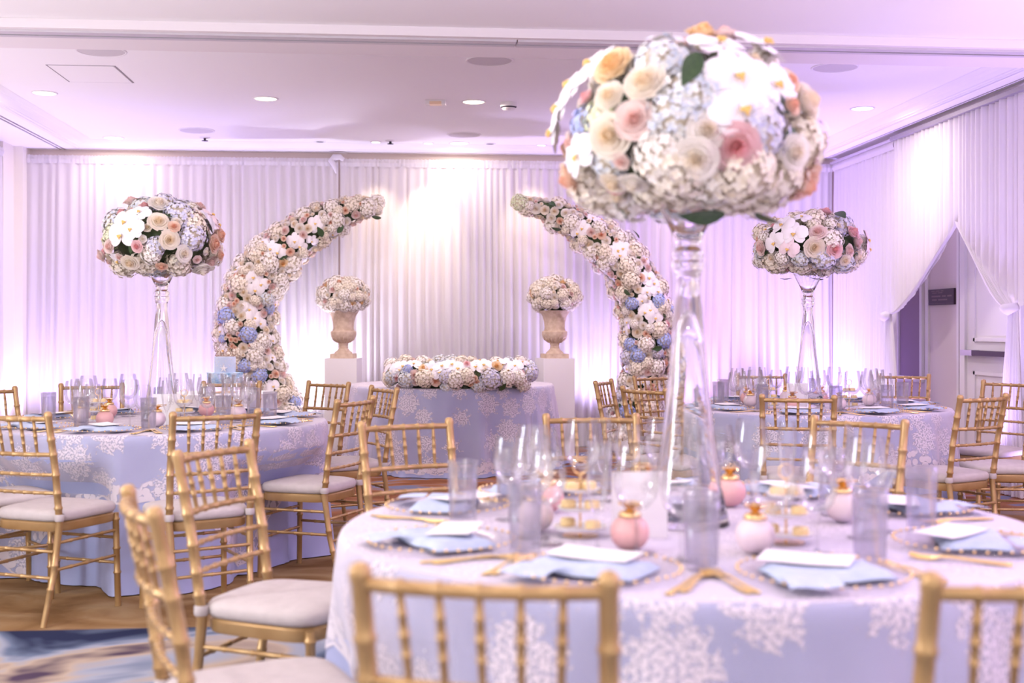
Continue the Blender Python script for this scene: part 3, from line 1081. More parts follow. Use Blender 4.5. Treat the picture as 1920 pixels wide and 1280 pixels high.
# ------------------------------------------------------------------ place settings
charger_me = MB().lathe([(0.0001, 0.006), (0.10, 0.006), (0.12, 0.008), (0.172, 0.017), (0.176, 0.016), (0.172, 0.013), (0.12, 0.003), (0.095, 0.0), (0.0001, 0.0)], 48).mesh('plate', M['charger'])
bm = MB()
for k in range(40):
    a = 2 * pi * k / 40
    sphere(bm, (0.176 * cos(a), 0.176 * sin(a), 0.017), 0.0042, 6, 4)
bead_me = bm.mesh('bead_rim', M['bead'])


def napkin_mesh():
    def top(u, v):
        x = (u - 0.5) * 0.25
        y = (v - 0.5) * 0.16
        e = min(u, 1 - u, v, 1 - v)
        z = 0.012 + 0.016 * min(1, e * 12) ** 0.5 + 0.003 * sin(9 * u + 4 * v)
        return (x, y - 0.012, z)

    def tail(u, v):
        x = -0.125 + (u) * 0.11 - 0.008 * v
        y = -0.09 - 0.085 * v
        return (x, y, 0.027 - 0.002 * v - 0.018 * max(0, v - 0.55) ** 1.2 + 0.002 * sin(8 * u))
    mb = MB().grid(top, 12, 10)
    mb.grid(lambda u, v: ((u - 0.5) * 0.25, (0.5 - v) * 0.16 - 0.012, 0.010), 4, 4)
    mb.grid(tail, 6, 6)
    return mb.mesh('napkin', M['napkin'])


napkin_me = napkin_mesh()
menu_me = MB().grid(lambda u, v: ((u - 0.5) * 0.105, (v - 0.5) * 0.19, 0.0315 + 0.004 * (u - 0.5) + 0.01 * (v - 0.5) ** 2), 4, 6)
menu_me.grid(lambda u, v: ((u - 0.5) * 0.105, (0.5 - v) * 0.19, 0.0305 + 0.004 * (u - 0.5) + 0.01 * (v - 0.5) ** 2), 4, 6)
menu_me = menu_me.mesh('menu_card', M['card'])


def flat_ware(prof, bend=0.004):
    """prof: list of (y, half width, z)"""
    vs, fs = [], []
    for y, w, z in prof:
        for s, t in ((-1, 0.0), (-0.6, 0.0016), (0.6, 0.0016), (1, 0.0), (0.6, -0.0014), (-0.6, -0.0014)):
            vs.append((s * w, y, z + t + 0.0025))
    n = len(prof)
    for j in range(n - 1):
        for k in range(6):
            a, b2 = j * 6 + k, j * 6 + (k + 1) % 6
            fs.append((a, a + 6, b2 + 6, b2))
    fs.append(tuple(range(6)))
    fs.append(tuple((n - 1) * 6 + k for k in range(5, -1, -1)))
    return MB().add(vs, fs)


handle = [(-0.105, 0.004, 0.001), (-0.10, 0.009, 0.001), (-0.08, 0.0095, 0.001), (-0.03, 0.005, 0.003), (0.02, 0.0035, 0.006)]
fk = flat_ware(handle + [(0.045, 0.006, 0.006), (0.055, 0.012, 0.003), (0.068, 0.0125, 0.002)])
for x in (-0.0105, -0.0035, 0.0035, 0.0105):
    fk.tube([(x, 0.066, 0.004), (x, 0.09, 0.004), (x * 0.95, 0.112, 0.009)], [0.0022, 0.0021, 0.0012], 5)
fork_me = fk.mesh('fork', M['cutlery'], True, 50)
knife_me = flat_ware([(-0.12, 0.005, 0.001), (-0.115, 0.009, 0.001), (-0.06, 0.008, 0.001), (0.0, 0.006, 0.001), (0.015, 0.009, 0.0), (0.06, 0.0105, 0.0), (0.10, 0.009, 0.0), (0.118, 0.003, 0.0)]).mesh('knife', M['cutlery'], True, 50)
spoon_me = flat_ware(handle + [(0.04, 0.006, 0.005), (0.055, 0.015, 0.001), (0.075, 0.019, -0.001), (0.095, 0.016, 0.001), (0.105, 0.007, 0.004)]).mesh('spoon', M['cutlery'], True, 50)


def stemware(bowl, h_stem, foot):
    base = MB().lathe([(0.0001, 0.0025), (foot, 0.001), (foot, 0.003), (0.012, 0.006), (0.0045, 0.014)], 24).mesh('foot', M['glass'])
    stem = MB().lathe([(0.0045, 0.012), (0.0036, 0.03), (0.0036, h_stem - 0.015), (0.007, h_stem + 0.002)], 12).mesh('stem', M['glass'])
    bw = MB().lathe([(0.004, h_stem)] + [(r, h_stem + z) for r, z in bowl], 28).mesh('bowl', M['glass'])
    return [('foot', base), ('stem', stem), ('bowl', bw)]


WINE = stemware([(0.022, 0.006), (0.038, 0.026), (0.046, 0.055), (0.045, 0.08), (0.040, 0.112), (0.0365, 0.13)], 0.095, 0.039)
GOBLET = stemware([(0.025, 0.007), (0.045, 0.03), (0.054, 0.06), (0.053, 0.088), (0.046, 0.128), (0.042, 0.15)], 0.10, 0.043)
FLUTE = stemware([(0.012, 0.008), (0.022, 0.04), (0.027, 0.085), (0.027, 0.12), (0.0235, 0.16)], 0.085, 0.033)
hb = MB().lathe([(0.0001, 0.002), (0.034, 0.0), (0.036, 0.004), (0.041, 0.165), (0.0395, 0.165), (0.0345, 0.012), (0.0001, 0.012)], 28).mesh('tumbler', M['frost'])
hw = MB().lathe([(0.0001, 0.014), (0.033, 0.014), (0.0375, 0.14), (0.0001, 0.14)], 24).mesh('ice_water', thin_glass('ice_water', (0.97, 0.97, 1.0), 0.1, 0.07, (1.0, 0.99, 1.0), 0.01, 0.08))
HIGHBALL = [('tumbler', hb), ('ice_water', hw)]

PLACES = {
    'front table': (cA, ((-75, 'near edge, right'), (-114, 'near edge, left'), (-155, 'left edge, near'), (158, 'left edge, far'), (124, 'far edge, left'),
                         (90, 'far edge, middle'), (56, 'far edge, right'), (20, 'right edge, far'), (-27, 'right edge, near'))),
    'left rear table': (cB, ((-97, 'near edge, middle'), (-60, 'near edge, right'), (-16, 'right edge, near'), (26, 'right edge, far'), (62, 'far edge, right'),
                             (92, 'far edge, middle'), (129, 'far edge, left'), (169, 'left edge, far'), (-134, 'near edge, left'))),
    'right rear table': (cC, ((-68, 'near edge, right'), (-106, 'near edge, left'), (-30, 'right edge, near'), (8, 'right edge, far'), (53, 'far edge, right'),
                              (90, 'far edge, middle'), (128, 'far edge, left'), (166, 'left edge, far'), (-150, 'left edge, near'))),
}
rs = random.Random(3)
ZC = ZT - 0.0085
for tn, (c, pls) in PLACES.items():
    for ang, pn in pls:
        a = radians(ang) - PSI          # angles were read in the camera's frame
        px, py = c.x + 0.70 * cos(a), c.y + 0.70 * sin(a)
        rz = a + pi / 2                   # local +y points to the table centre
        B = TR(px, py, ZC, rz)
        wh = '%s place of %s' % (pn, tn)
        J = lambda s=1.0: rs.uniform(-0.012, 0.012) * s
        thing('charger_plate', 'clear glass charger with gold beaded rim, ' + wh, 'charger plate', B, [('plate', charger_me), ('bead_rim', bead_me)], None, 'glass chargers on the ' + tn)
        rot = rs.uniform(-0.3, 0.3)
        thing('napkin', 'folded pale blue napkin on the charger, ' + wh, 'napkin', B @ TR(J(), J(), 0.0, rot), None, napkin_me, 'blue napkins on the ' + tn)
        thing('menu_card', 'white menu card lying on the napkin, ' + wh, 'card', B @ TR(-0.02 + J(), 0.035 + J(), 0.003, 1.2 + rs.uniform(-0.35, 0.35)), None, menu_me, 'menu cards on the ' + tn)
        for k, x in enumerate((-0.195, -0.216)):
            thing('fork', ('gold dinner fork next to the charger, ' if k == 0 else 'outer gold fork left of the charger, ') + wh, 'fork', B @ TR(x + J(0.3), -0.01 + J(), 0.0, J(3)), None, fork_me, 'gold forks on the ' + tn)
        thing('knife', 'gold knife right of the charger, ' + wh, 'knife', B @ TR(0.195 + J(0.3), -0.01 + J(), 0.0, J(3)), None, knife_me, 'gold knives on the ' + tn)
        thing('spoon', 'gold spoon right of the knife, ' + wh, 'spoon', B @ TR(0.217 + J(0.3), -0.01 + J(), 0.0, J(3)), None, spoon_me, 'gold spoons on the ' + tn)
        thing('wine_glass', 'clear stemmed wine glass, smaller bowl, ' + wh, 'wine glass', B @ TR(0.115 + J(), 0.225 + J(), 0), WINE, None, 'wine glasses on the ' + tn)
        thing('wine_glass', 'clear stemmed wine glass, larger bowl, ' + wh, 'wine glass', B @ TR(0.005 + J(), 0.25 + J(), 0), GOBLET, None, 'wine glasses on the ' + tn)
        if ang % 2 == 0:
            thing('champagne_flute', 'clear slim champagne flute, ' + wh, 'champagne flute', B @ TR(-0.085 + J(), 0.24 + J(), 0), FLUTE, None, 'flutes on the ' + tn)
        thing('water_glass', 'frosty straight tumbler of iced water, ' + wh, 'water glass', B @ TR(0.185 + J(), 0.13 + J(), 0), HIGHBALL, None, 'water tumblers on the ' + tn)

# round glazed jars with gold tops
def jar_parts(m):
    body = MB()
    sphere(body, (0, 0, 0.043), 0.046, 20, 12, 0.94)
    lid = MB()
    lid.lathe([(0.026, 0.080), (0.028, 0.084), (0.022, 0.092), (0.010, 0.096), (0.0001, 0.097)], 16)
    tops = []
    for k in range(5):
        a = 2 * pi * k / 5
        d = Vector((cos(a), sin(a), 0))
        lf = MB().grid(lambda u, v: tuple(Vector((0, 0, 0.092)) + d * (0.036 * v) + Vector((-d.y, d.x, 0)) * ((u - 0.5) * 0.026 * sin(pi * (0.1 + 0.85 * v))) + Vector((0, 0, 0.022 * sin(2.2 * v)))), 3, 5)
        tops.append(('gold_leaf', lf.mesh('gold_leaf', M['bead'])))
    loop = MB().tube([(0.01 + 0.03 * sin(t) * (t / 6), 0.028 * cos(t * 1.1) - 0.02, 0.095 + 0.012 * t * (1 - t / 8)) for t in [k * 0.5 for k in range(12)]], 0.0016, 5)
    tops.append(('gold_wire', loop.mesh('gold_wire', M['bead'])))
    return [('jar_body', body.mesh('jar_body', m)), ('jar_top', lid.mesh('jar_top', M['bead']), None, tops)]


JP, JW = jar_parts(M['pink']), jar_parts(M['pale'])
for tn, (c, pls) in PLACES.items():
    for k, (ang, pk, ww) in enumerate(((-117, 1, 'near left'), (-77, 0, 'near right'), (62, 1, 'far right'), (100, 0, 'far middle'), (150, 1, 'far left'), (5, 0, 'right'), (196, 0, 'left'))):
        a = radians(ang) - PSI
        r = 0.42 if ang < 50 or ang > 110 else 0.36
        thing('lidded_jar', '%s round jar, gold leafy top, %s of vase on %s' % (('pink' if pk else 'pale pink'), ww, tn), 'jar',
              TR(c.x + r * cos(a), c.y + r * sin(a), ZC, k * 1.3), JP if pk else JW, None, 'round jars on the ' + tn)
# three-tier gold wire stands
def stand_parts():
    P = []
    pole = MB().tube([(0, 0, 0), (0, 0, 0.155)], 0.0028, 8)
    ring = [(0.018 * cos(t), 0, 0.172 + 0.018 * sin(t)) for t in [2 * pi * k / 14 - pi / 2 for k in range(15)]]
    pole.tube(ring, 0.002, 6)
    pole.lathe([(0.0001, 0.003), (0.045, 0.002), (0.045, 0.0), (0.0001, 0.0)], 20)
    P.append(('stand_frame', pole.mesh('stand_frame', M['bead'], True, 50)))
    for z, r in ((0.018, 0.068), (0.066, 0.058), (0.112, 0.048)):
        tr = MB().lathe([(0.003, z), (r - 0.006, z), (r, z + 0.008), (r - 0.002, z + 0.008), (r - 0.008, z + 0.003), (0.003, z + 0.003)], 24).mesh('tray', M['card'], True, 50)
        P.append(('tray', tr))
    return P


STAND = stand_parts()
mac = MB().lathe([(0.0001, 0.0), (0.017, 0.0), (0.020, 0.004), (0.018, 0.008), (0.020, 0.012), (0.017, 0.019), (0.0001, 0.021)], 12).mesh('macaron', mat('macaron_yellow', (0.90, 0.68, 0.34), 0.7))
for tn, (c, pls) in PLACES.items():
    for ang, r, ww in ((-150, 0.34, 'left'), (-53, 0.33, 'right')):
        a = radians(ang) - PSI
        q = TR(c.x + r * cos(a), c.y + r * sin(a), ZC)
        thing('tiered_stand', 'small gold wire stand with three white trays, %s of vase on %s' % (ww, tn), 'cake stand', q, STAND, None, 'tiered stands')
        for z, rr, lv in ((0.0215, 0.038, 'lowest'), (0.0695, 0.03, 'middle'), (0.1155, 0.022, 'top')):
            for k, sd in ((0, 'one side'), (1, 'other side')):
                b2 = 2.2 + k * pi + z * 9
                thing('macaron', 'yellow macaron on %s, %s tray of %s stand, %s' % (sd, lv, ww, tn), 'macaron', q @ TR(rr * cos(b2), rr * sin(b2), z), None, mac, 'yellow macarons')
# table sign
cd = MB().box(-0.07, 0.07, -0.0015, 0.0015, 0.0, 0.165)
em = MB()
for k in range(5):
    a = 2 * pi * k / 5 + pi / 2
    em.tube([(0.022 + 0.011 * cos(a) + 0.008 * cos(t), -0.002, 0.125 + 0.011 * sin(a) + 0.008 * sin(t)) for t in [2 * pi * j / 10 for j in range(11)]], 0.0006, 4)
for tn, c, dx, dy in (('front table', cA, -0.15, -0.21), ('left rear table', cB, 0.10, -0.25), ('right rear table', cC, -0.13, -0.25)):
    o = W(dx, dy)
    thing('table_sign', 'white upright table card with faint grey flower emblem on ' + tn, 'table card', TR(c.x + o.x, c.y + o.y, ZC, -PSI + 0.12),
          [('card', cd.mesh('card', M['card'], False)), ('emblem', em.mesh('emblem', M['print']))], None, 'table cards')

# ------------------------------------------------------------------ flowers
def rose_mesh(m):
    mb = MB()
    r = random.Random(5)
    for L, (n, t) in enumerate(((2, 0.04), (3, 0.18), (4, 0.36), (5, 0.58), (5, 0.80), (6, 1.0))):
        for k in range(n):
            a0 = 2 * pi * (k + r.uniform(-0.1, 0.1)) / n + L * 0.9
            hw = pi / n * (1.55 if n > 2 else 1.2)
            jit = r.uniform(-0.04, 0.04)

            def fn(u, v, a0=a0, hw=hw, t=t, jit=jit):
                u = 2 * u - 1
                w = sin(pi * (0.16 + 0.60 * v)) ** 0.7
                a = a0 + u * hw * w
                cu = max(0, v - 0.68) / 0.32
                rad = (0.10 + 0.78 * t) * v ** 0.55 * (1 + 0.06 * u) + 0.13 * t * cu + jit * v
                z = -0.60 + (1.12 - 0.42 * t) * v ** 1.05 - 0.12 * t * cu ** 2 - 0.10 * u * u * v
                return (rad * cos(a), rad * sin(a), z)
            mb.grid(fn, 4, 5)
    mb.lathe([(0.0001, -0.62), (0.3, -0.58), (0.62, -0.35), (0.70, -0.15), (0.3, 0.0), (0.0001, 0.05)], 10)
    return mb.mesh('rose', m)


def hyd_mesh(m):
    mb = MB()
    r = random.Random(9)
    n = 118
    for k in range(n):
        z = 1 - 2 * (k + 0.5) / n
        a = k * 2.39996
        q = Vector((sqrt(1 - z * z) * cos(a), sqrt(1 - z * z) * sin(a), z))
        t = q.cross(Vector((0.3, 0.2, 1))).normalized()
        s = q.cross(t)
        rot = r.uniform(0, 1.5)
        R = r.uniform(0.86, 1.05)
        L = r.uniform(0.165, 0.215)
        q = (q + Vector((r.uniform(-1, 1), r.uniform(-1, 1), r.uniform(-1, 1))) * 0.10).normalized()
        for j in range(4):
            b2 = rot + j * pi / 2
            d = t * cos(b2) + s * sin(b2)
            e = q.cross(d)
            c0 = q * R
            mb.add([c0 - q * 0.04, c0 + d * L * 0.45 - e * L * 0.42 + q * 0.02, c0 + d * L * 0.95 - e * L * 0.30 + q * 0.01, c0 + d * L * 0.95 + e * L * 0.30 + q * 0.01, c0 + d * L * 0.45 + e * L * 0.42 + q * 0.02],
                   [(0, 1, 2, 3, 4)])
    sphere(mb, (0, 0, 0), 0.80, 12, 8, 1.0, 1)
    return mb.mesh('hydrangea', [m, M['hyd_heart']], True, 30)


def orchid_mesh(m):
    mb = MB()

    def petal(a, L, w, lift, base=0.06):
        d, e = Vector((cos(a), sin(a), 0)), Vector((-sin(a), cos(a), 0))

        def fn(u, v):
            u = 2 * u - 1
            ww = w * sqrt(max(0, 1 - (1.9 * (v - 0.52)) ** 2)) if v > 0.0 else 0.03
            p = d * (base + L * v) + e * (u * max(ww, 0.02)) + Vector((0, 0, lift * sin(pi * v) - 0.12 * u * u * ww - 0.10 * v * v))
            return tuple(p)
        mb.grid(fn, 6, 7)
    for a in (pi / 2, pi / 2 + 2.25, pi / 2 - 2.25):
        petal(a, 0.86, 0.33, 0.04)
    for a in (0.18, pi - 0.18):
        petal(a, 0.92, 0.52, 0.12)
    sphere(mb, (0, 0, 0.10), 0.10, 8, 6, 1.0, 0)
    for s in (-1, 1):
        mb.tube([(0, -0.04, 0.1), (s * 0.11, -0.12, 0.2), (s * 0.07, -0.20, 0.24)], [0.05, 0.07, 0.02], 6, 1)
    mb.tube([(0, -0.04, 0.1), (0, -0.20, 0.22), (0, -0.33, 0.17)], [0.07, 0.08, 0.02], 6, 1)
    return mb.mesh('orchid', [m, M['lip']])


def leaf_mesh():
    def fn(u, v):
        u = 2 * u - 1
        w = 0.42 * sin(pi * (0.04 + 0.96 * v) ** 0.8)
        return (u * w, v * 1.6 - 0.2, 0.12 * abs(u) * w + 0.25 * v - 0.35 * v * v)
    return MB().grid(fn, 4, 7).mesh('leaf', M['leaf'])


FL = {}
for k in ('cream', 'white', 'blush', 'pinkrose', 'peach', 'apricot'):
    FL['r_' + k] = ('rose', rose_mesh(M['rose_' + k]))
for k in ('cream', 'white', 'pale_blue', 'blue', 'lilac', 'green'):
    FL['h_' + k] = ('hydrangea', hyd_mesh(M['hyd_' + k]))
FL['o_white'] = ('orchid', orchid_mesh(M['orchid']))
FL['o_pink'] = ('orchid', orchid_mesh(M['orchid_pink']))
FL['leaf'] = ('leaf', leaf_mesh())


def flower_mtx(p, n, s, spin, sink=0.0, upright=False):
    n = Vector(n).normalized()
    if upright:
        # keep the flower's top edge up
        x = Vector((0, 0, 1)).cross(n)
        x = x.normalized() if x.length > 0.05 else Vector((1, 0, 0))
        y = n.cross(x)
        R = Matrix((x, y, n)).transposed().to_4x4() @ Matrix.Rotation(spin, 4, 'Z')
    else:
        R = n.to_track_quat('Z', 'Y').to_matrix().to_4x4() @ Matrix.Rotation(spin, 4, 'Z')
    return Matrix.Translation(Vector(p) - n * sink) @ R @ Matrix.Scale(s, 4)


class Bouquet:
    """pinned flowers first, then fills the remaining surface; all flowers are children of root"""

    def __init__(self, root, seed):
        self.root, self.r, self.items = root, random.Random(seed), []
        self.inv = root.matrix_basis.inverted()

    def ok(self, p, rad, k=0.80):
        return all((p - q).length > (rad + s) * k for q, s in self.items)

    def put(self, key, p, n, s):
        p = Vector(p)
        n = Vector(n).normalized()
        self.items.append((p, s))
        name, me = FL[key]
        jit = Vector((self.r.uniform(-1, 1), self.r.uniform(-1, 1), self.r.uniform(-1, 1))) * (0.22 if name != 'leaf' else 0.5)
        nn = (n + jit * (0.6 if name == 'orchid' else 1)).normalized()
        if name == 'leaf':
            side = nn.cross(Vector((self.r.uniform(-1, 1), self.r.uniform(-1, 1), self.r.uniform(-1, 1)))).normalized()
            m = flower_mtx(p, nn, s, self.r.uniform(0, 6.28))
        else:
            m = flower_mtx(p, nn, s * (1.0 if name != 'orchid' else 1.08), self.r.uniform(0, 6.28) if name != 'orchid' else self.r.uniform(-0.5, 0.5), 0.0, name == 'orchid')
        if name == 'hydrangea':
            m = m @ Matrix.Diagonal((self.r.uniform(0.92, 1.15), self.r.uniform(0.92, 1.12), self.r.uniform(0.78, 1.0), 1))
        link(name, me, self.root, self.inv @ m)

    def fill(self, sample, plan):
        for key, s0, s1, tries, limit, k in plan:
            done = 0
            for _ in range(tries):
                if done >= limit:
                    break
                s = self.r.uniform(s0, s1)
                p, n = sample(self.r)
                if p is None:
                    continue
                p = p - n * (s * 0.55)
                if self.ok(p, s, k):
                    self.put(key if isinstance(key, str) else self.r.choice(key), p, n, s)
                    done += 1


ROSES = ('r_cream', 'r_white', 'r_blush', 'r_cream', 'r_white', 'r_peach', 'r_pinkrose', 'r_blush')
HYDS = ('h_cream', 'h_white', 'h_cream', 'h_pale_blue', 'h_pale_blue', 'h_white', 'h_lilac')
vase_prof_out = [(0.0001, 0.0), (0.108, 0.0), (0.110, 0.004), (0.107, 0.012), (0.088, 0.10), (0.070, 0.23), (0.055, 0.36), (0.044, 0.48), (0.037, 0.57), (0.033, 0.595), (0.031, 0.615), (0.031, 0.655),
                 (0.036, 0.668), (0.043, 0.680), (0.042, 0.692), (0.036, 0.699), (0.042, 0.707), (0.042, 0.718), (0.033, 0.728), (0.031, 0.738), (0.040, 0.765), (0.058, 0.80), (0.082, 0.85), (0.104, 0.895), (0.118, 0.93)]
vase_prof_in = [(0.114, 0.93), (0.100, 0.897), (0.078, 0.853), (0.054, 0.806), (0.034, 0.772), (0.018, 0.757), (0.0001, 0.752)]
vase_shell = vase_prof_out + vase_prof_in
cone_in = [(0.0001, 0.565), (0.014, 0.55), (0.036, 0.47), (0.048, 0.355), (0.063, 0.228), (0.081, 0.10), (0.099, 0.02), (0.0001, 0.012)]
VASE = [('vase_body', MB().lathe(vase_shell, 48).lathe(cone_in, 48).mesh('vase_body', M['vase']))]


def centrepiece(c, name, cpx, top, bot, rh, seed, pins, dep):
    thing('glass_vase', 'tall clear glass trumpet vase with knobbed neck on ' + name, 'vase', TR(c.x, c.y, ZC), None, VASE[0][1], 'tall glass vases')
    zc = CAMH + (HY - (top + bot) / 2) / F * dep
    rv = (bot - top) / 2 / F * dep
    C = Vector((c.x, c.y, zc))
    root = thing('flower_centrepiece', 'domed rose, hydrangea and orchid bouquet in the tall vase on ' + name, 'flower arrangement', TR(C.x, C.y, C.z), None, None, 'tall flower centrepieces')
    core = MB()
    sphere(core, (0, 0, -0.01), rh * 0.80, 20, 12, rv / rh * 0.92)
    fo = link('foliage_core', core.mesh('foliage_core', M['foliage']), root)
    bq = Bouquet(root, seed)

    ru, rl = rv * 1.18, rv * 0.82            # tall dome above a flatter underside
    C = C + Vector((0, 0, -0.18 * rv))

    def lev(q):
        e, h = (2.15, ru) if q.z > 0 else (3.4, rl)
        return ((sqrt(q.x * q.x + q.y * q.y) / rh) ** e + (abs(q.z) / h) ** e) ** (1 / e)

    def grad(q):
        g = Vector([lev(q + Vector([1e-3 if i == j else 0 for j in range(3)])) - lev(q - Vector([1e-3 if i == j else 0 for j in range(3)])) for i in range(3)])
        return g.normalized()

    def surf(d):
        q = d / lev(d)
        return C + q, grad(q)

    O = Vector((0, 0, CAMH))
    for px, py, key, s in pins:
        D = (at_depth(px, py, 1.0) - O)
        t0, best = dep - rh * 1.3, None
        for k in range(130):
            t = t0 + rh * 1.3 * k / 129
            q = (O + D * t - C)
            l = lev(q)
            if best is None or l < best[0]:
                best = (l, q)
            if l < 0.95:
                break
        q = best[1]
        n = grad(q)
        bias = 0.02 if key[0] in 'ro' else (0.05 if key == 'leaf' else -0.035)
        bq.put(key, C + q / max(1.0, best[0] / 0.97) + n * bias, n, s * (1.35 if key == 'leaf' else 1))

    def sample(r):
        z = r.uniform(-1, 1)
        a = r.uniform(0, 2 * pi)
        d = Vector((sqrt(1 - z * z) * cos(a), sqrt(1 - z * z) * sin(a), z * 0.9))
        return surf(d)
    bq.fill(sample, [(('o_white',), 0.062, 0.068, 60, 6, 0.8), (ROSES, 0.044, 0.054, 260, 34, 0.85), (HYDS, 0.066, 0.080, 900, 60, 0.74),
                     (ROSES, 0.024, 0.032, 700, 46, 0.80), (('h_white', 'h_cream'), 0.045, 0.055, 700, 40, 0.70), (('leaf',), 0.04, 0.06, 120, 9, 0.55)])
    return root


pinsA = [(1155, 131, 'r_apricot', .056), (1212, 160, 'r_cream', .055), (1195, 226, 'r_blush', .054), (1150, 255, 'r_cream', .058), (1150, 185, 'r_cream', .04), (1375, 275, 'r_pinkrose', .062),
         (1325, 245, 'r_white', .050), (1303, 296, 'r_white', .058), (1190, 335, 'r_white', .040), (1155, 335, 'r_cream', .036), (1500, 338, 'r_peach', .058), (1505, 195, 'r_cream', .052),
         (1480, 285, 'r_white', .045), (1076, 330, 'r_peach', .045), (1318, 75, 'r_apricot', .05), (1355, 80, 'r_blush', .045), (1470, 160, 'r_peach', .035), (1475, 200, 'r_peach', .03),
         (1345, 95, 'o_white', .075), (1420, 98, 'o_white', .085), (1375, 150, 'o_white', .078), (1440, 165, 'o_white', .075), (1385, 205, 'o_white', .082),
         (1110, 120, 'o_white', .07), (1075, 160, 'o_white', .075), (1050, 200, 'o_white', .075), (1050, 245, 'o_white', .07), (1095, 290, 'o_white', .06),
         (1245, 105, 'h_pale_blue', .085), (1300, 165, 'h_pale_blue', .085), (1265, 215, 'h_pale_blue', .08), (1430, 240, 'h_lilac', .085), (1115, 215, 'h_green', .06), (1080, 230, 'h_blue', .05),
         (1125, 300, 'h_pale_blue', .06), (1240, 290, 'h_white', .08), (1260, 335, 'h_cream', .085), (1400, 335, 'h_cream', .09), (1460, 350, 'h_cream', .08), (1345, 360, 'h_white', .07), (1520, 265, 'h_cream', .08),
         (1120, 375, 'h_cream', .085), (1170, 395, 'h_white', .075), (1290, 380, 'h_cream', .07), (1430, 385, 'h_cream', .075), (1085, 350, 'h_cream', .07),
         (1345, 366, 'leaf', .055), (1180, 368, 'leaf', .04), (1418, 366, 'leaf', .05), (1305, 135, 'leaf', .045)]
centrepiece(cA, 'the front table', 1285, 78, 398, 0.345, 41, pinsA, 3.17)
pinsB = [(240, 418, 'o_white', .075), (265, 402, 'o_white', .06), (232, 440, 'o_white', .085), (250, 430, 'o_white', .07), (405, 400, 'o_pink', .06), (418, 418, 'o_pink', .06),
         (298, 386, 'r_white', .058), (298, 418, 'r_cream', .058), (317, 450, 'r_cream', .056), (343, 474, 'r_white', .05), (246, 488, 'r_cream', .052), (378, 500, 'r_white', .062),
         (243, 375, 'r_blush', .045), (325, 427, 'r_peach', .035), (259, 462, 'r_pinkrose', .036), (210, 462, 'r_blush', .04), (195, 478, 'r_blush', .042), (303, 494, 'r_peach', .035),
         (311, 510, 'r_peach', .03), (397, 457, 'r_peach', .055), (412, 440, 'r_peach', .05), (414, 478, 'r_peach', .035), (372, 390, 'r_blush', .04),
         (340, 395, 'h_lilac', .08), (310, 368, 'h_lilac', .075), (205, 410, 'h_pale_blue', .075), (200, 440, 'h_green', .07), (290, 462, 'h_lilac', .06), (365, 445, 'h_lilac', .085),
         (370, 415, 'h_cream', .08), (225, 510, 'h_cream', .08), (270, 505, 'h_cream', .08), (335, 505, 'h_cream', .08), (280, 480, 'h_white', .06), (260, 368, 'h_pale_blue', .07)]
centrepiece(cB, 'the left rear table', 303, 372, 513, 0.325, 42, pinsB, 6.70)
pinsC = [(1470, 425, 'o_white', .08), (1490, 440, 'o_white', .085), (1455, 455, 'o_white', .075), (1480, 465, 'o_pink', .07), (1620, 450, 'o_pink', .07), (1630, 465, 'o_pink', .07), (1505, 412, 'o_white', .06),
         (1532, 437, 'r_blush', .06), (1527, 464, 'r_cream', .07), (1563, 467, 'r_pinkrose', .06), (1597, 437, 'r_pinkrose', .055), (1430, 465, 'r_blush', .055), (1553, 393, 'r_pinkrose', .05),
         (1582, 485, 'r_cream', .04), (1545, 490, 'h_lilac', .085), (1580, 415, 'h_lilac', .085), (1530, 405, 'h_cream', .085), (1560, 445, 'h_white', .08), (1450, 500, 'h_cream', .085), (1500, 505, 'h_cream', .085),
         (1545, 510, 'h_cream', .08), (1590, 505, 'h_cream', .08), (1420, 470, 'h_pale_blue', .07), (1435, 520, 'h_green', .07), (1565, 412, 'leaf', .06), (1545, 518, 'leaf', .05), (1452, 520, 'leaf', .04)]
centrepiece(cC, 'the right rear table', 1515, 398, 510, 0.375, 43, pinsC, 7.96)


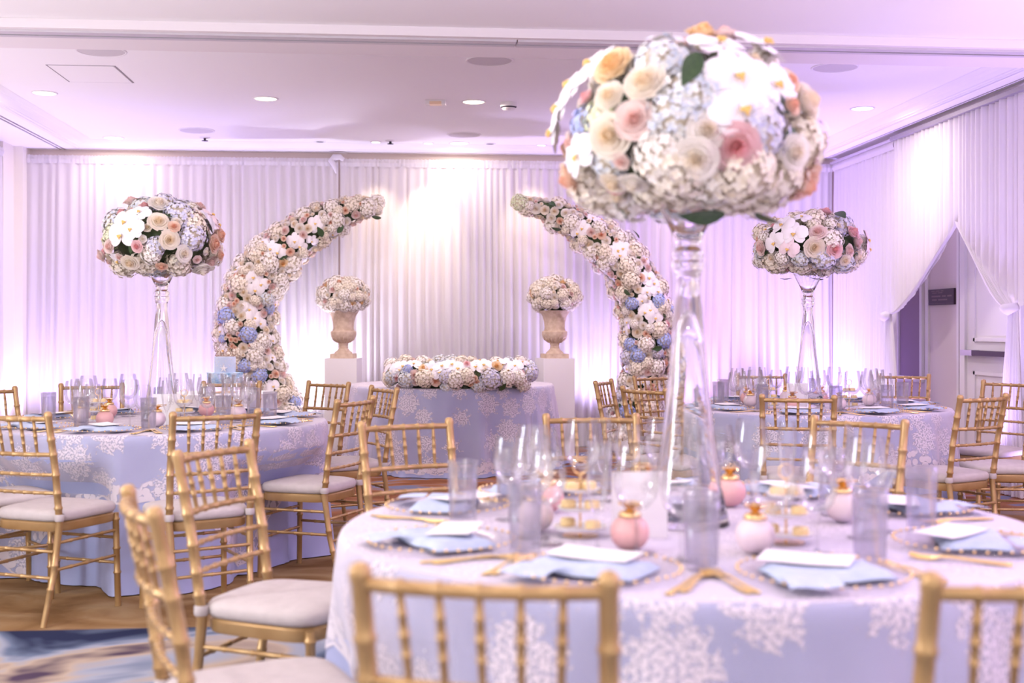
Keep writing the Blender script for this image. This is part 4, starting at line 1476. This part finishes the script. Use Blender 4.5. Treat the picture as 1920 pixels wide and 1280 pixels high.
# ------------------------------------------------------------------ crescent flower arches
def arch(label, pts, seed, pins):
    D0 = 12.0
    ctr = [(at_depth(x, y, D0), r * D0 / F) for x, y, r in pts]
    base = ctr[0][0].copy()
    root = thing('flower_arch', label, 'flower arch', TR(base.x, base.y, 0), None, None, 'crescent flower arches')
    inv = root.matrix_basis.inverted()
    # resample
    P, R = [], []
    for i in range(len(ctr) - 1):
        for k in range(6):
            t = k / 6
            p0, p1, p2, p3 = (ctr[max(i - 1, 0)], ctr[i], ctr[i + 1], ctr[min(i + 2, len(ctr) - 1)])
            q = 0.5 * ((2 * p1[0]) + (-p0[0] + p2[0]) * t + (2 * p0[0] - 5 * p1[0] + 4 * p2[0] - p3[0]) * t * t + (-p0[0] + 3 * p1[0] - 3 * p2[0] + p3[0]) * t ** 3)
            P.append(q)
            R.append(p1[1] + (p2[1] - p1[1]) * t)
    P.append(ctr[-1][0])
    R.append(ctr[-1][1])
    fwd = W(0, 1)
    core = MB().tube([inv @ q for q in P], [r * 0.62 for r in R], 12)
    link('foliage_core', core.mesh('foliage_core', M['foliage']), root)
    bq = Bouquet(root, seed)
    cum = [0]
    for i in range(1, len(P)):
        cum.append(cum[-1] + (P[i] - P[i - 1]).length * (R[i] + 0.05))

    def sample(r, front=False):
        x = r.uniform(0, cum[-1])
        i = next((j for j in range(1, len(cum)) if cum[j] >= x), len(cum) - 1)
        t = (x - cum[i - 1]) / max(1e-6, cum[i] - cum[i - 1])
        q = P[i - 1].lerp(P[i], t)
        rr = R[i - 1] + (R[i] - R[i - 1]) * t
        tan = (P[i] - P[i - 1]).normalized()
        side = tan.cross(fwd).normalized()
        a = r.uniform(-1.95, 1.95)
        n = (-fwd * cos(a) + side * sin(a)).normalized()
        p = q + n * rr
        if p.z < 0.05:
            return None, None
        return p, n
    for px, py, key, s in pins:
        q = at_depth(px, py, D0)
        j = min(range(len(P)), key=lambda k: (P[k] - q).length)
        dv = q - P[j]
        dd2 = min(dv.length, R[j] * 0.97)
        n = (dv + (-fwd) * sqrt(max(0, R[j] ** 2 - dd2 ** 2))).normalized()
        bq.put(key, P[j] + n * (R[j] - s * (0.45 if key != 'leaf' else -0.7)), n, s * (1.3 if key == 'leaf' else 1))
    bq.fill(sample, [(('o_white',), 0.060, 0.070, 250, 16, 0.72), (('r_white', 'r_cream', 'r_white', 'r_blush'), 0.048, 0.058, 900, 46, 1.0), (('h_white', 'h_cream', 'h_white'), 0.085, 0.105, 3000, 140, 0.66), (('r_white', 'r_cream', 'r_blush', 'r_white'), 0.040, 0.054, 2200, 110, 0.74),
                     (('r_peach', 'r_blush', 'r_cream'), 0.020, 0.026, 900, 60, 0.8), (('h_white', 'h_cream'), 0.05, 0.065, 3500, 130, 0.62), (('leaf',), 0.04, 0.055, 260, 12, 0.6)])


pinsL = [(430, 592, 'h_blue', .095), (478, 627, 'h_blue', .085), (497, 702, 'h_blue', .08), (470, 685, 'h_blue', .07), (450, 700, 'h_pale_blue', .07), (515, 580, 'h_blue', .06), (560, 750, 'h_blue', .07), (425, 635, 'h_blue', .04), (512, 565, 'h_pale_blue', .08),
         (490, 595, 'o_white', .09), (480, 580, 'o_white', .08), (500, 605, 'o_white', .075), (485, 520, 'o_white', .09), (490, 545, 'o_white', .085), (500, 535, 'o_white', .08), (515, 467, 'o_white', .085), (530, 475, 'o_white', .08), (560, 455, 'o_white', .085), (570, 465, 'o_white', .075), (598, 420, 'o_white', .08), (602, 430, 'o_white', .075), (535, 575, 'o_pink', .075), (540, 590, 'o_pink', .07), (425, 655, 'o_white', .08), (520, 720, 'o_white', .075),
         (465, 575, 'r_white', .06), (540, 498, 'r_apricot', .055), (553, 476, 'r_peach', .045), (478, 425, 'r_white', .05), (568, 430, 'r_white', .055), (476, 502, 'r_white', .05), (455, 515, 'r_peach', .03), (465, 518, 'r_peach', .03), (448, 517, 'r_peach', .028),
         (455, 565, 'r_peach', .03), (450, 570, 'r_peach', .03), (463, 608, 'r_peach', .03), (445, 636, 'r_peach', .03), (454, 637, 'r_peach', .03), (447, 648, 'r_peach', .03), (453, 652, 'r_peach', .028), (440, 628, 'r_peach', .028), (651, 397, 'r_peach', .04), (625, 420, 'r_peach', .035), (540, 450, 'r_peach', .03), (580, 405, 'r_peach', .03), (625, 405, 'r_blush', .035), (525, 698, 'r_peach', .045), (480, 697, 'r_white', .05), (608, 441, 'leaf', .06), (712, 402, 'leaf', .055), (636, 432, 'leaf', .05)]
arch('white crescent flower arch with blue hydrangeas, behind the cake, left of sweetheart table',
     [(560, 845, 42), (545, 800, 42), (520, 755, 42), (492, 712, 48), (468, 665, 60), (462, 620, 58), (465, 575, 56), (482, 530, 54), (508, 492, 52), (545, 458, 48), (588, 428, 42), (632, 405, 34), (675, 391, 26), (710, 387, 16)], 61, pinsL)
pinsR = [(973, 380, 'h_green', .085), (1178, 570, 'h_blue', .07), (1235, 565, 'h_blue', .08), (1260, 580, 'h_blue', .05), (1175, 645, 'h_blue', .07), (1190, 665, 'h_blue', .085), (1168, 668, 'h_lilac', .08), (1245, 638, 'h_blue', .08), (1155, 740, 'h_lilac', .06), (1170, 768, 'h_blue', .08), (1230, 660, 'h_lilac', .06),
         (1090, 430, 'o_white', .085), (1080, 440, 'o_white', .08), (1155, 470, 'o_white', .09), (1165, 465, 'o_white', .085), (1160, 480, 'o_white', .08), (1215, 520, 'o_white', .09), (1225, 530, 'o_white', .085), (1232, 545, 'o_white', .08), (1215, 580, 'o_white', .09), (1225, 595, 'o_white', .085), (1205, 585, 'o_white', .08), (1255, 560, 'o_pink', .08), (1165, 620, 'o_white', .07), (1160, 735, 'o_white', .08),
         (1185, 478, 'r_white', .06), (1195, 495, 'r_white', .06), (1125, 442, 'r_peach', .05), (1117, 488, 'r_peach', .04), (1155, 535, 'r_peach', .05), (1197, 522, 'r_peach', .045), (1205, 625, 'r_peach', .035), (1210, 632, 'r_peach', .03), (1250, 607, 'r_pinkrose', .04), (1060, 400, 'r_white', .05), (1075, 398, 'r_white', .045), (1048, 418, 'r_peach', .04), (1247, 680, 'r_peach', .05), (1255, 695, 'r_peach', .04), (1120, 770, 'r_pinkrose', .04), (1210, 665, 'r_white', .055),
         (1130, 476, 'h_cream', .08), (1245, 575, 'h_cream', .085), (1030, 386, 'leaf', .05), (1050, 428, 'leaf', .05), (1193, 447, 'leaf', .06), (1170, 545, 'leaf', .05), (1230, 652, 'leaf', .05)]
arch('white crescent flower arch with blue hydrangeas, right of sweetheart table',
     [(1175, 850, 44), (1185, 800, 46), (1196, 750, 46), (1208, 705, 48), (1214, 655, 52), (1213, 610, 53), (1204, 565, 52), (1186, 522, 50), (1160, 485, 47), (1128, 455, 43), (1090, 427, 37), (1050, 405, 30), (1010, 389, 22), (975, 381, 15)], 62, pinsR)

# ------------------------------------------------------------------ pedestals, urns and their flowers
ped = MB().box(-0.16, 0.16, -0.16, 0.16, 0, 0.975)
ped_me = ped.mesh('pedestal', M['pedestal'], False)
ur = MB().lathe([(0.0001, 0.045), (0.09, 0.045), (0.085, 0.06), (0.055, 0.085), (0.045, 0.105), (0.048, 0.112), (0.043, 0.12), (0.05, 0.15), (0.085, 0.175), (0.118, 0.205), (0.128, 0.235), (0.128, 0.262), (0.122, 0.27),
                 (0.108, 0.275), (0.102, 0.30), (0.106, 0.36), (0.122, 0.42), (0.150, 0.465), (0.155, 0.475), (0.145, 0.478), (0.12, 0.45), (0.0001, 0.44)], 36).mesh('urn_body', M['stone'], True, 35)
ub = MB().box(-0.115, 0.115, -0.115, 0.115, 0, 0.045).mesh('urn_base', M['stone'], False)
ur_flutes = MB()
for k in range(18):
    a = 2 * pi * k / 18
    ur_flutes.tube([(0.062 * cos(a), 0.062 * sin(a), 0.155), (0.100 * cos(a), 0.100 * sin(a), 0.187), (0.122 * cos(a), 0.122 * sin(a), 0.215)], [0.004, 0.009, 0.003], 5)
ur_flutes_me = ur_flutes.mesh('gadrooning', M['stone'])
for sd, px, oth in (('left', 644, 'left arch'), ('right', 1040, 'right arch')):
    p = W((px - CX) / F * 12.0, 12.0)
    Mx = TR(p.x, p.y, 0, -PSI + (0.25 if sd == 'right' else -0.04))
    thing('pedestal', 'white square pedestal %s of the sweetheart table' % sd, 'pedestal', Mx, None, ped_me, 'white pedestals')
    thing('stone_urn', 'sandy stone urn on the pedestal %s of the sweetheart table' % sd, 'urn', Mx @ TR(0, 0, 0.975), [('urn_body', ur), ('urn_base', ub), ('gadrooning', ur_flutes_me)], None, 'stone urns')
    C = Vector((p.x, p.y, 1.60))
    root = thing('urn_bouquet', 'round cream and peach bouquet in the urn %s of sweetheart table' % sd, 'flower arrangement', TR(C.x, C.y, C.z), None, None, 'urn bouquets')
    core = MB()
    sphere(core, (0, 0, -0.02), 0.19, 16, 10, 0.72)
    link('foliage_core', core.mesh('foliage_core', M['foliage']), root)
    bq = Bouquet(root, 70 + len(sd))

    def sample(r, C=C):
        z = r.uniform(-0.75, 1)
        a = r.uniform(0, 2 * pi)
        d = Vector((sqrt(1 - z * z) * cos(a), sqrt(1 - z * z) * sin(a), z))
        p = C + Vector((d.x * 0.265, d.y * 0.265, d.z * 0.19))
        return p, Vector((d.x / 0.27, d.y / 0.27, d.z / 0.19)).normalized()
    bq.fill(sample, [(('r_peach', 'r_white', 'r_blush', 'r_apricot', 'r_white'), 0.036, 0.044, 400, 24, 0.95), (('h_white', 'h_cream', 'h_white'), 0.062, 0.075, 1500, 70, 0.62),
                     (('r_peach', 'r_cream'), 0.02, 0.026, 300, 20, 0.8), (('h_white', 'h_cream'), 0.04, 0.05, 900, 50, 0.6)])

# ------------------------------------------------------------------ low flower runner on the sweetheart table
Cr = at_depth(862, 699, 10.46) + Vector((0, 0, 0.012))
root = thing('table_garland', 'low garland of orchids, roses and hydrangeas along the sweetheart table front', 'flower arrangement', TR(Cr.x, Cr.y, Cr.z, -PSI))
core = MB()
core.tube([(x, -0.10 + 0.16 * (x / 0.6) ** 2, -0.03) for x in (-0.60, -0.4, -0.2, 0, 0.2, 0.4, 0.60)], [0.06, 0.11, 0.115, 0.115, 0.115, 0.11, 0.06], 12)
link('foliage_core', core.mesh('foliage_core', M['foliage']), root)
bq = Bouquet(root, 81)
Mr = root.matrix_basis


def g_surf(x, a):
    e = max(0.0, (abs(x) - 0.52) / 0.16)
    r = 0.155 * sqrt(max(0.02, 1 - min(1, e) ** 2))
    n = Vector((math.copysign(min(1, e), x) * 0.9, -cos(a), sin(a)))
    p = Vector((x, -0.10 + 0.16 * (x / 0.6) ** 2 - r * cos(a), -0.03 + r * sin(a)))
    return Mr @ p, (Mr.to_3x3() @ n).normalized()


def g_sample(r):
    return g_surf(r.uniform(-0.67, 0.67), r.uniform(-0.9, 2.2))


def g_pin(px, py, key, s):
    x = (px - 862) / F * 10.45
    z = (700 - py) / F * 10.45
    sv = max(-0.95, min(0.98, (z + 0.03) / 0.155))
    p, n = g_surf(x, math.asin(sv))
    bq.put(key, p - n * (s * (0.4 if key != 'leaf' else -0.6)), n, s)


for q in [(757, 685, 'o_white', .075), (750, 692, 'o_white', .075), (778, 680, 'o_white', .07), (812, 690, 'o_white', .08), (830, 684, 'o_white', .075), (848, 680, 'o_white', .08), (861, 688, 'o_white', .085), (826, 697, 'o_white', .075), (893, 685, 'o_white', .085), (908, 681, 'o_white', .075), (900, 674, 'o_white', .07),
          (945, 680, 'o_white', .085), (953, 693, 'o_white', .08), (965, 684, 'o_white', .075), (935, 675, 'o_white', .07), (981, 677, 'o_pink', .06), (730, 690, 'o_pink', .07),
          (797, 690, 'r_apricot', .045), (932, 686, 'r_apricot', .05), (780, 705, 'r_blush', .05), (784, 718, 'r_blush', .05), (745, 712, 'r_pinkrose', .035), (820, 717, 'r_peach', .048), (845, 714, 'r_pinkrose', .035), (877, 681, 'r_pinkrose', .03), (895, 718, 'r_peach', .028), (892, 711, 'r_peach', .028), (883, 723, 'r_peach', .03), (977, 703, 'r_pinkrose', .04), (981, 718, 'r_peach', .035), (912, 694, 'r_cream', .045),
          (735, 708, 'h_pale_blue', .07), (765, 715, 'h_pale_blue', .085), (767, 694, 'h_blue', .045), (800, 712, 'h_cream', .085), (855, 716, 'h_white', .08), (838, 708, 'h_lilac', .06), (877, 708, 'h_cream', .08), (920, 715, 'h_lilac', .095), (950, 712, 'h_white', .085), (996, 700, 'h_lilac', .09), (972, 712, 'h_white', .07), (727, 720, 'h_cream', .07), (938, 727, 'leaf', .06)]:
    g_pin(*q)
bq.fill(g_sample, [(('h_white', 'h_cream', 'h_pale_blue'), 0.06, 0.075, 500, 30, 0.7), (('r_blush', 'r_cream'), 0.025, 0.04, 300, 20, 0.8), (('leaf',), 0.05, 0.06, 60, 5, 0.6)])
for k, (px, nm) in enumerate(((802, 'left'), (923, 'right'))):
    p = W((px - CX) / F * 11.1, 11.1)
    thing('champagne_flute', 'slim flute behind the sweetheart table garland, %s one' % nm, 'champagne flute', TR(p.x, p.y, ZC), FLUTE, None, 'sweetheart table flutes')

# ------------------------------------------------------------------ cake
pc = W((422 - CX) / F * 9.6, 9.6)
ct = fold_fn(8)
mb = MB()
mb.grid(lambda u, v: ((0.40 + 0.06 * v + 0.02 * v * ct(2 * pi * u)) * cos(2 * pi * u), (0.40 + 0.06 * v + 0.02 * v * ct(2 * pi * u)) * sin(2 * pi * u), 0.76 - 0.755 * v), 120, 8, 0, True)
mb.lathe([(0.0001, 0.76), (0.40, 0.76)], 120)
thing('tablecloth', 'white cloth over the small round cake table before left arch', 'tablecloth', TR(pc.x, pc.y, 0), None, mb.mesh('tablecloth', M['white_cloth'], True, 50), None)
thing('cake_stand', 'low gold cake stand under the blue cake', 'cake stand', TR(pc.x, pc.y, 0.76), None,
      MB().lathe([(0.0001, 0.0), (0.09, 0.0), (0.09, 0.006), (0.02, 0.014), (0.018, 0.06), (0.15, 0.07), (0.152, 0.078), (0.0001, 0.078)], 36).mesh('cake_stand', M['bead'], True, 40))
rf = MB()
for k in range(5):
    z = 0.008 + k * 0.015
    rf.grid(lambda u, v, z=z, k=k: ((0.132 + 0.006 * sin(40 * pi * u + k * 1.7) + 0.008 * v) * cos(2 * pi * u), (0.132 + 0.006 * sin(40 * pi * u + k * 1.7) + 0.008 * v) * sin(2 * pi * u), z + 0.014 * v), 160, 2, 0, True)
low = MB().lathe([(0.0001, 0.0), (0.130, 0.0), (0.132, 0.078), (0.125, 0.083), (0.0001, 0.083)], 48).mesh('lower_tier', M['ruffle'], True, 40)
upp = MB().lathe([(0.083, 0.083), (0.083, 0.205), (0.079, 0.210), (0.0001, 0.210)], 48).mesh('upper_tier', M['icing'], True, 40)
st = MB()
pts = []
for k in range(10):
    a = pi / 2 + k * pi / 5
    rr = 0.032 if k % 2 == 0 else 0.012
    pts.append((rr * cos(a), -0.0, rr * sin(a)))
st.add([(x, -0.006, z) for x, y, z in pts] + [(x, 0.0, z) for x, y, z in pts] + [(0, -0.012, 0)],
       [(k, (k + 1) % 10, 20) for k in range(10)] + [(k, k + 10, (k + 1) % 10 + 10, (k + 1) % 10) for k in range(10)])
star = st.mesh('starfish', M['card'], False)
beads = MB()
rb = random.Random(4)
for k in range(26):
    a = rb.uniform(-2.6, -0.5)
    sphere(beads, (0.083 * cos(a), 0.083 * sin(a), rb.uniform(0.13, 0.2)), 0.003, 6, 4)
cake = thing('wedding_cake', 'two-tier pale blue cake with ruffled lower tier and starfish', 'cake', TR(pc.x, pc.y, 0.838, -PSI),
             [('lower_tier', low, None, [('ruffle_icing', rf.mesh('ruffle_icing', M['ruffle']))]),
              ('upper_tier', upp, None, [('starfish', star, Matrix.Translation((0.012, -0.092, 0.115)) @ Matrix.Rotation(-0.35, 4, 'X')), ('sugar_pearls', beads.mesh('sugar_pearls', M['card']))])])
tp = thing('cake_topper', 'rose gold script topper standing on the blue cake', 'cake topper', TR(pc.x, pc.y, 1.048, -PSI), [])
for txt, x, z, s, sh in (('ZHOU', 0.004, 0.006, 0.058, 0.0), ('Mrs', 0.028, 0.052, 0.046, 0.35), ('Mr &', -0.004, 0.088, 0.046, 0.35)):
    cu = bpy.data.curves.new('lettering', 'FONT')
    cu.body = txt
    cu.size = s
    cu.shear = sh
    cu.extrude = 0.0012
    cu.align_x = 'CENTER'
    cu.space_character = 1.1
    cu.materials.append(M['rosegold'])
    fo = bpy.data.objects.new('lettering', cu)
    COL.objects.link(fo)
    lm = bpy.data.meshes.new_from_object(fo.evaluated_get(bpy.context.evaluated_depsgraph_get()))
    bpy.data.objects.remove(fo)
    link('lettering', lm, tp, Matrix.Translation((x, 0, z)) @ Matrix.Rotation(pi / 2, 4, 'X'))
hp = []
for k in range(25):
    t = 2 * pi * k / 24
    hp.append((-0.062 + 0.00155 * 16 * sin(t) ** 3, 0, 0.072 + 0.00155 * (13 * cos(t) - 5 * cos(2 * t) - 2 * cos(3 * t) - cos(4 * t))))
link('heart', MB().tube(hp, 0.0012, 5).mesh('heart', M['rosegold']), tp)
link('base_bar', MB().box(-0.075, 0.075, -0.001, 0.001, 0.0, 0.006).mesh('base_bar', M['rosegold'], False), tp)
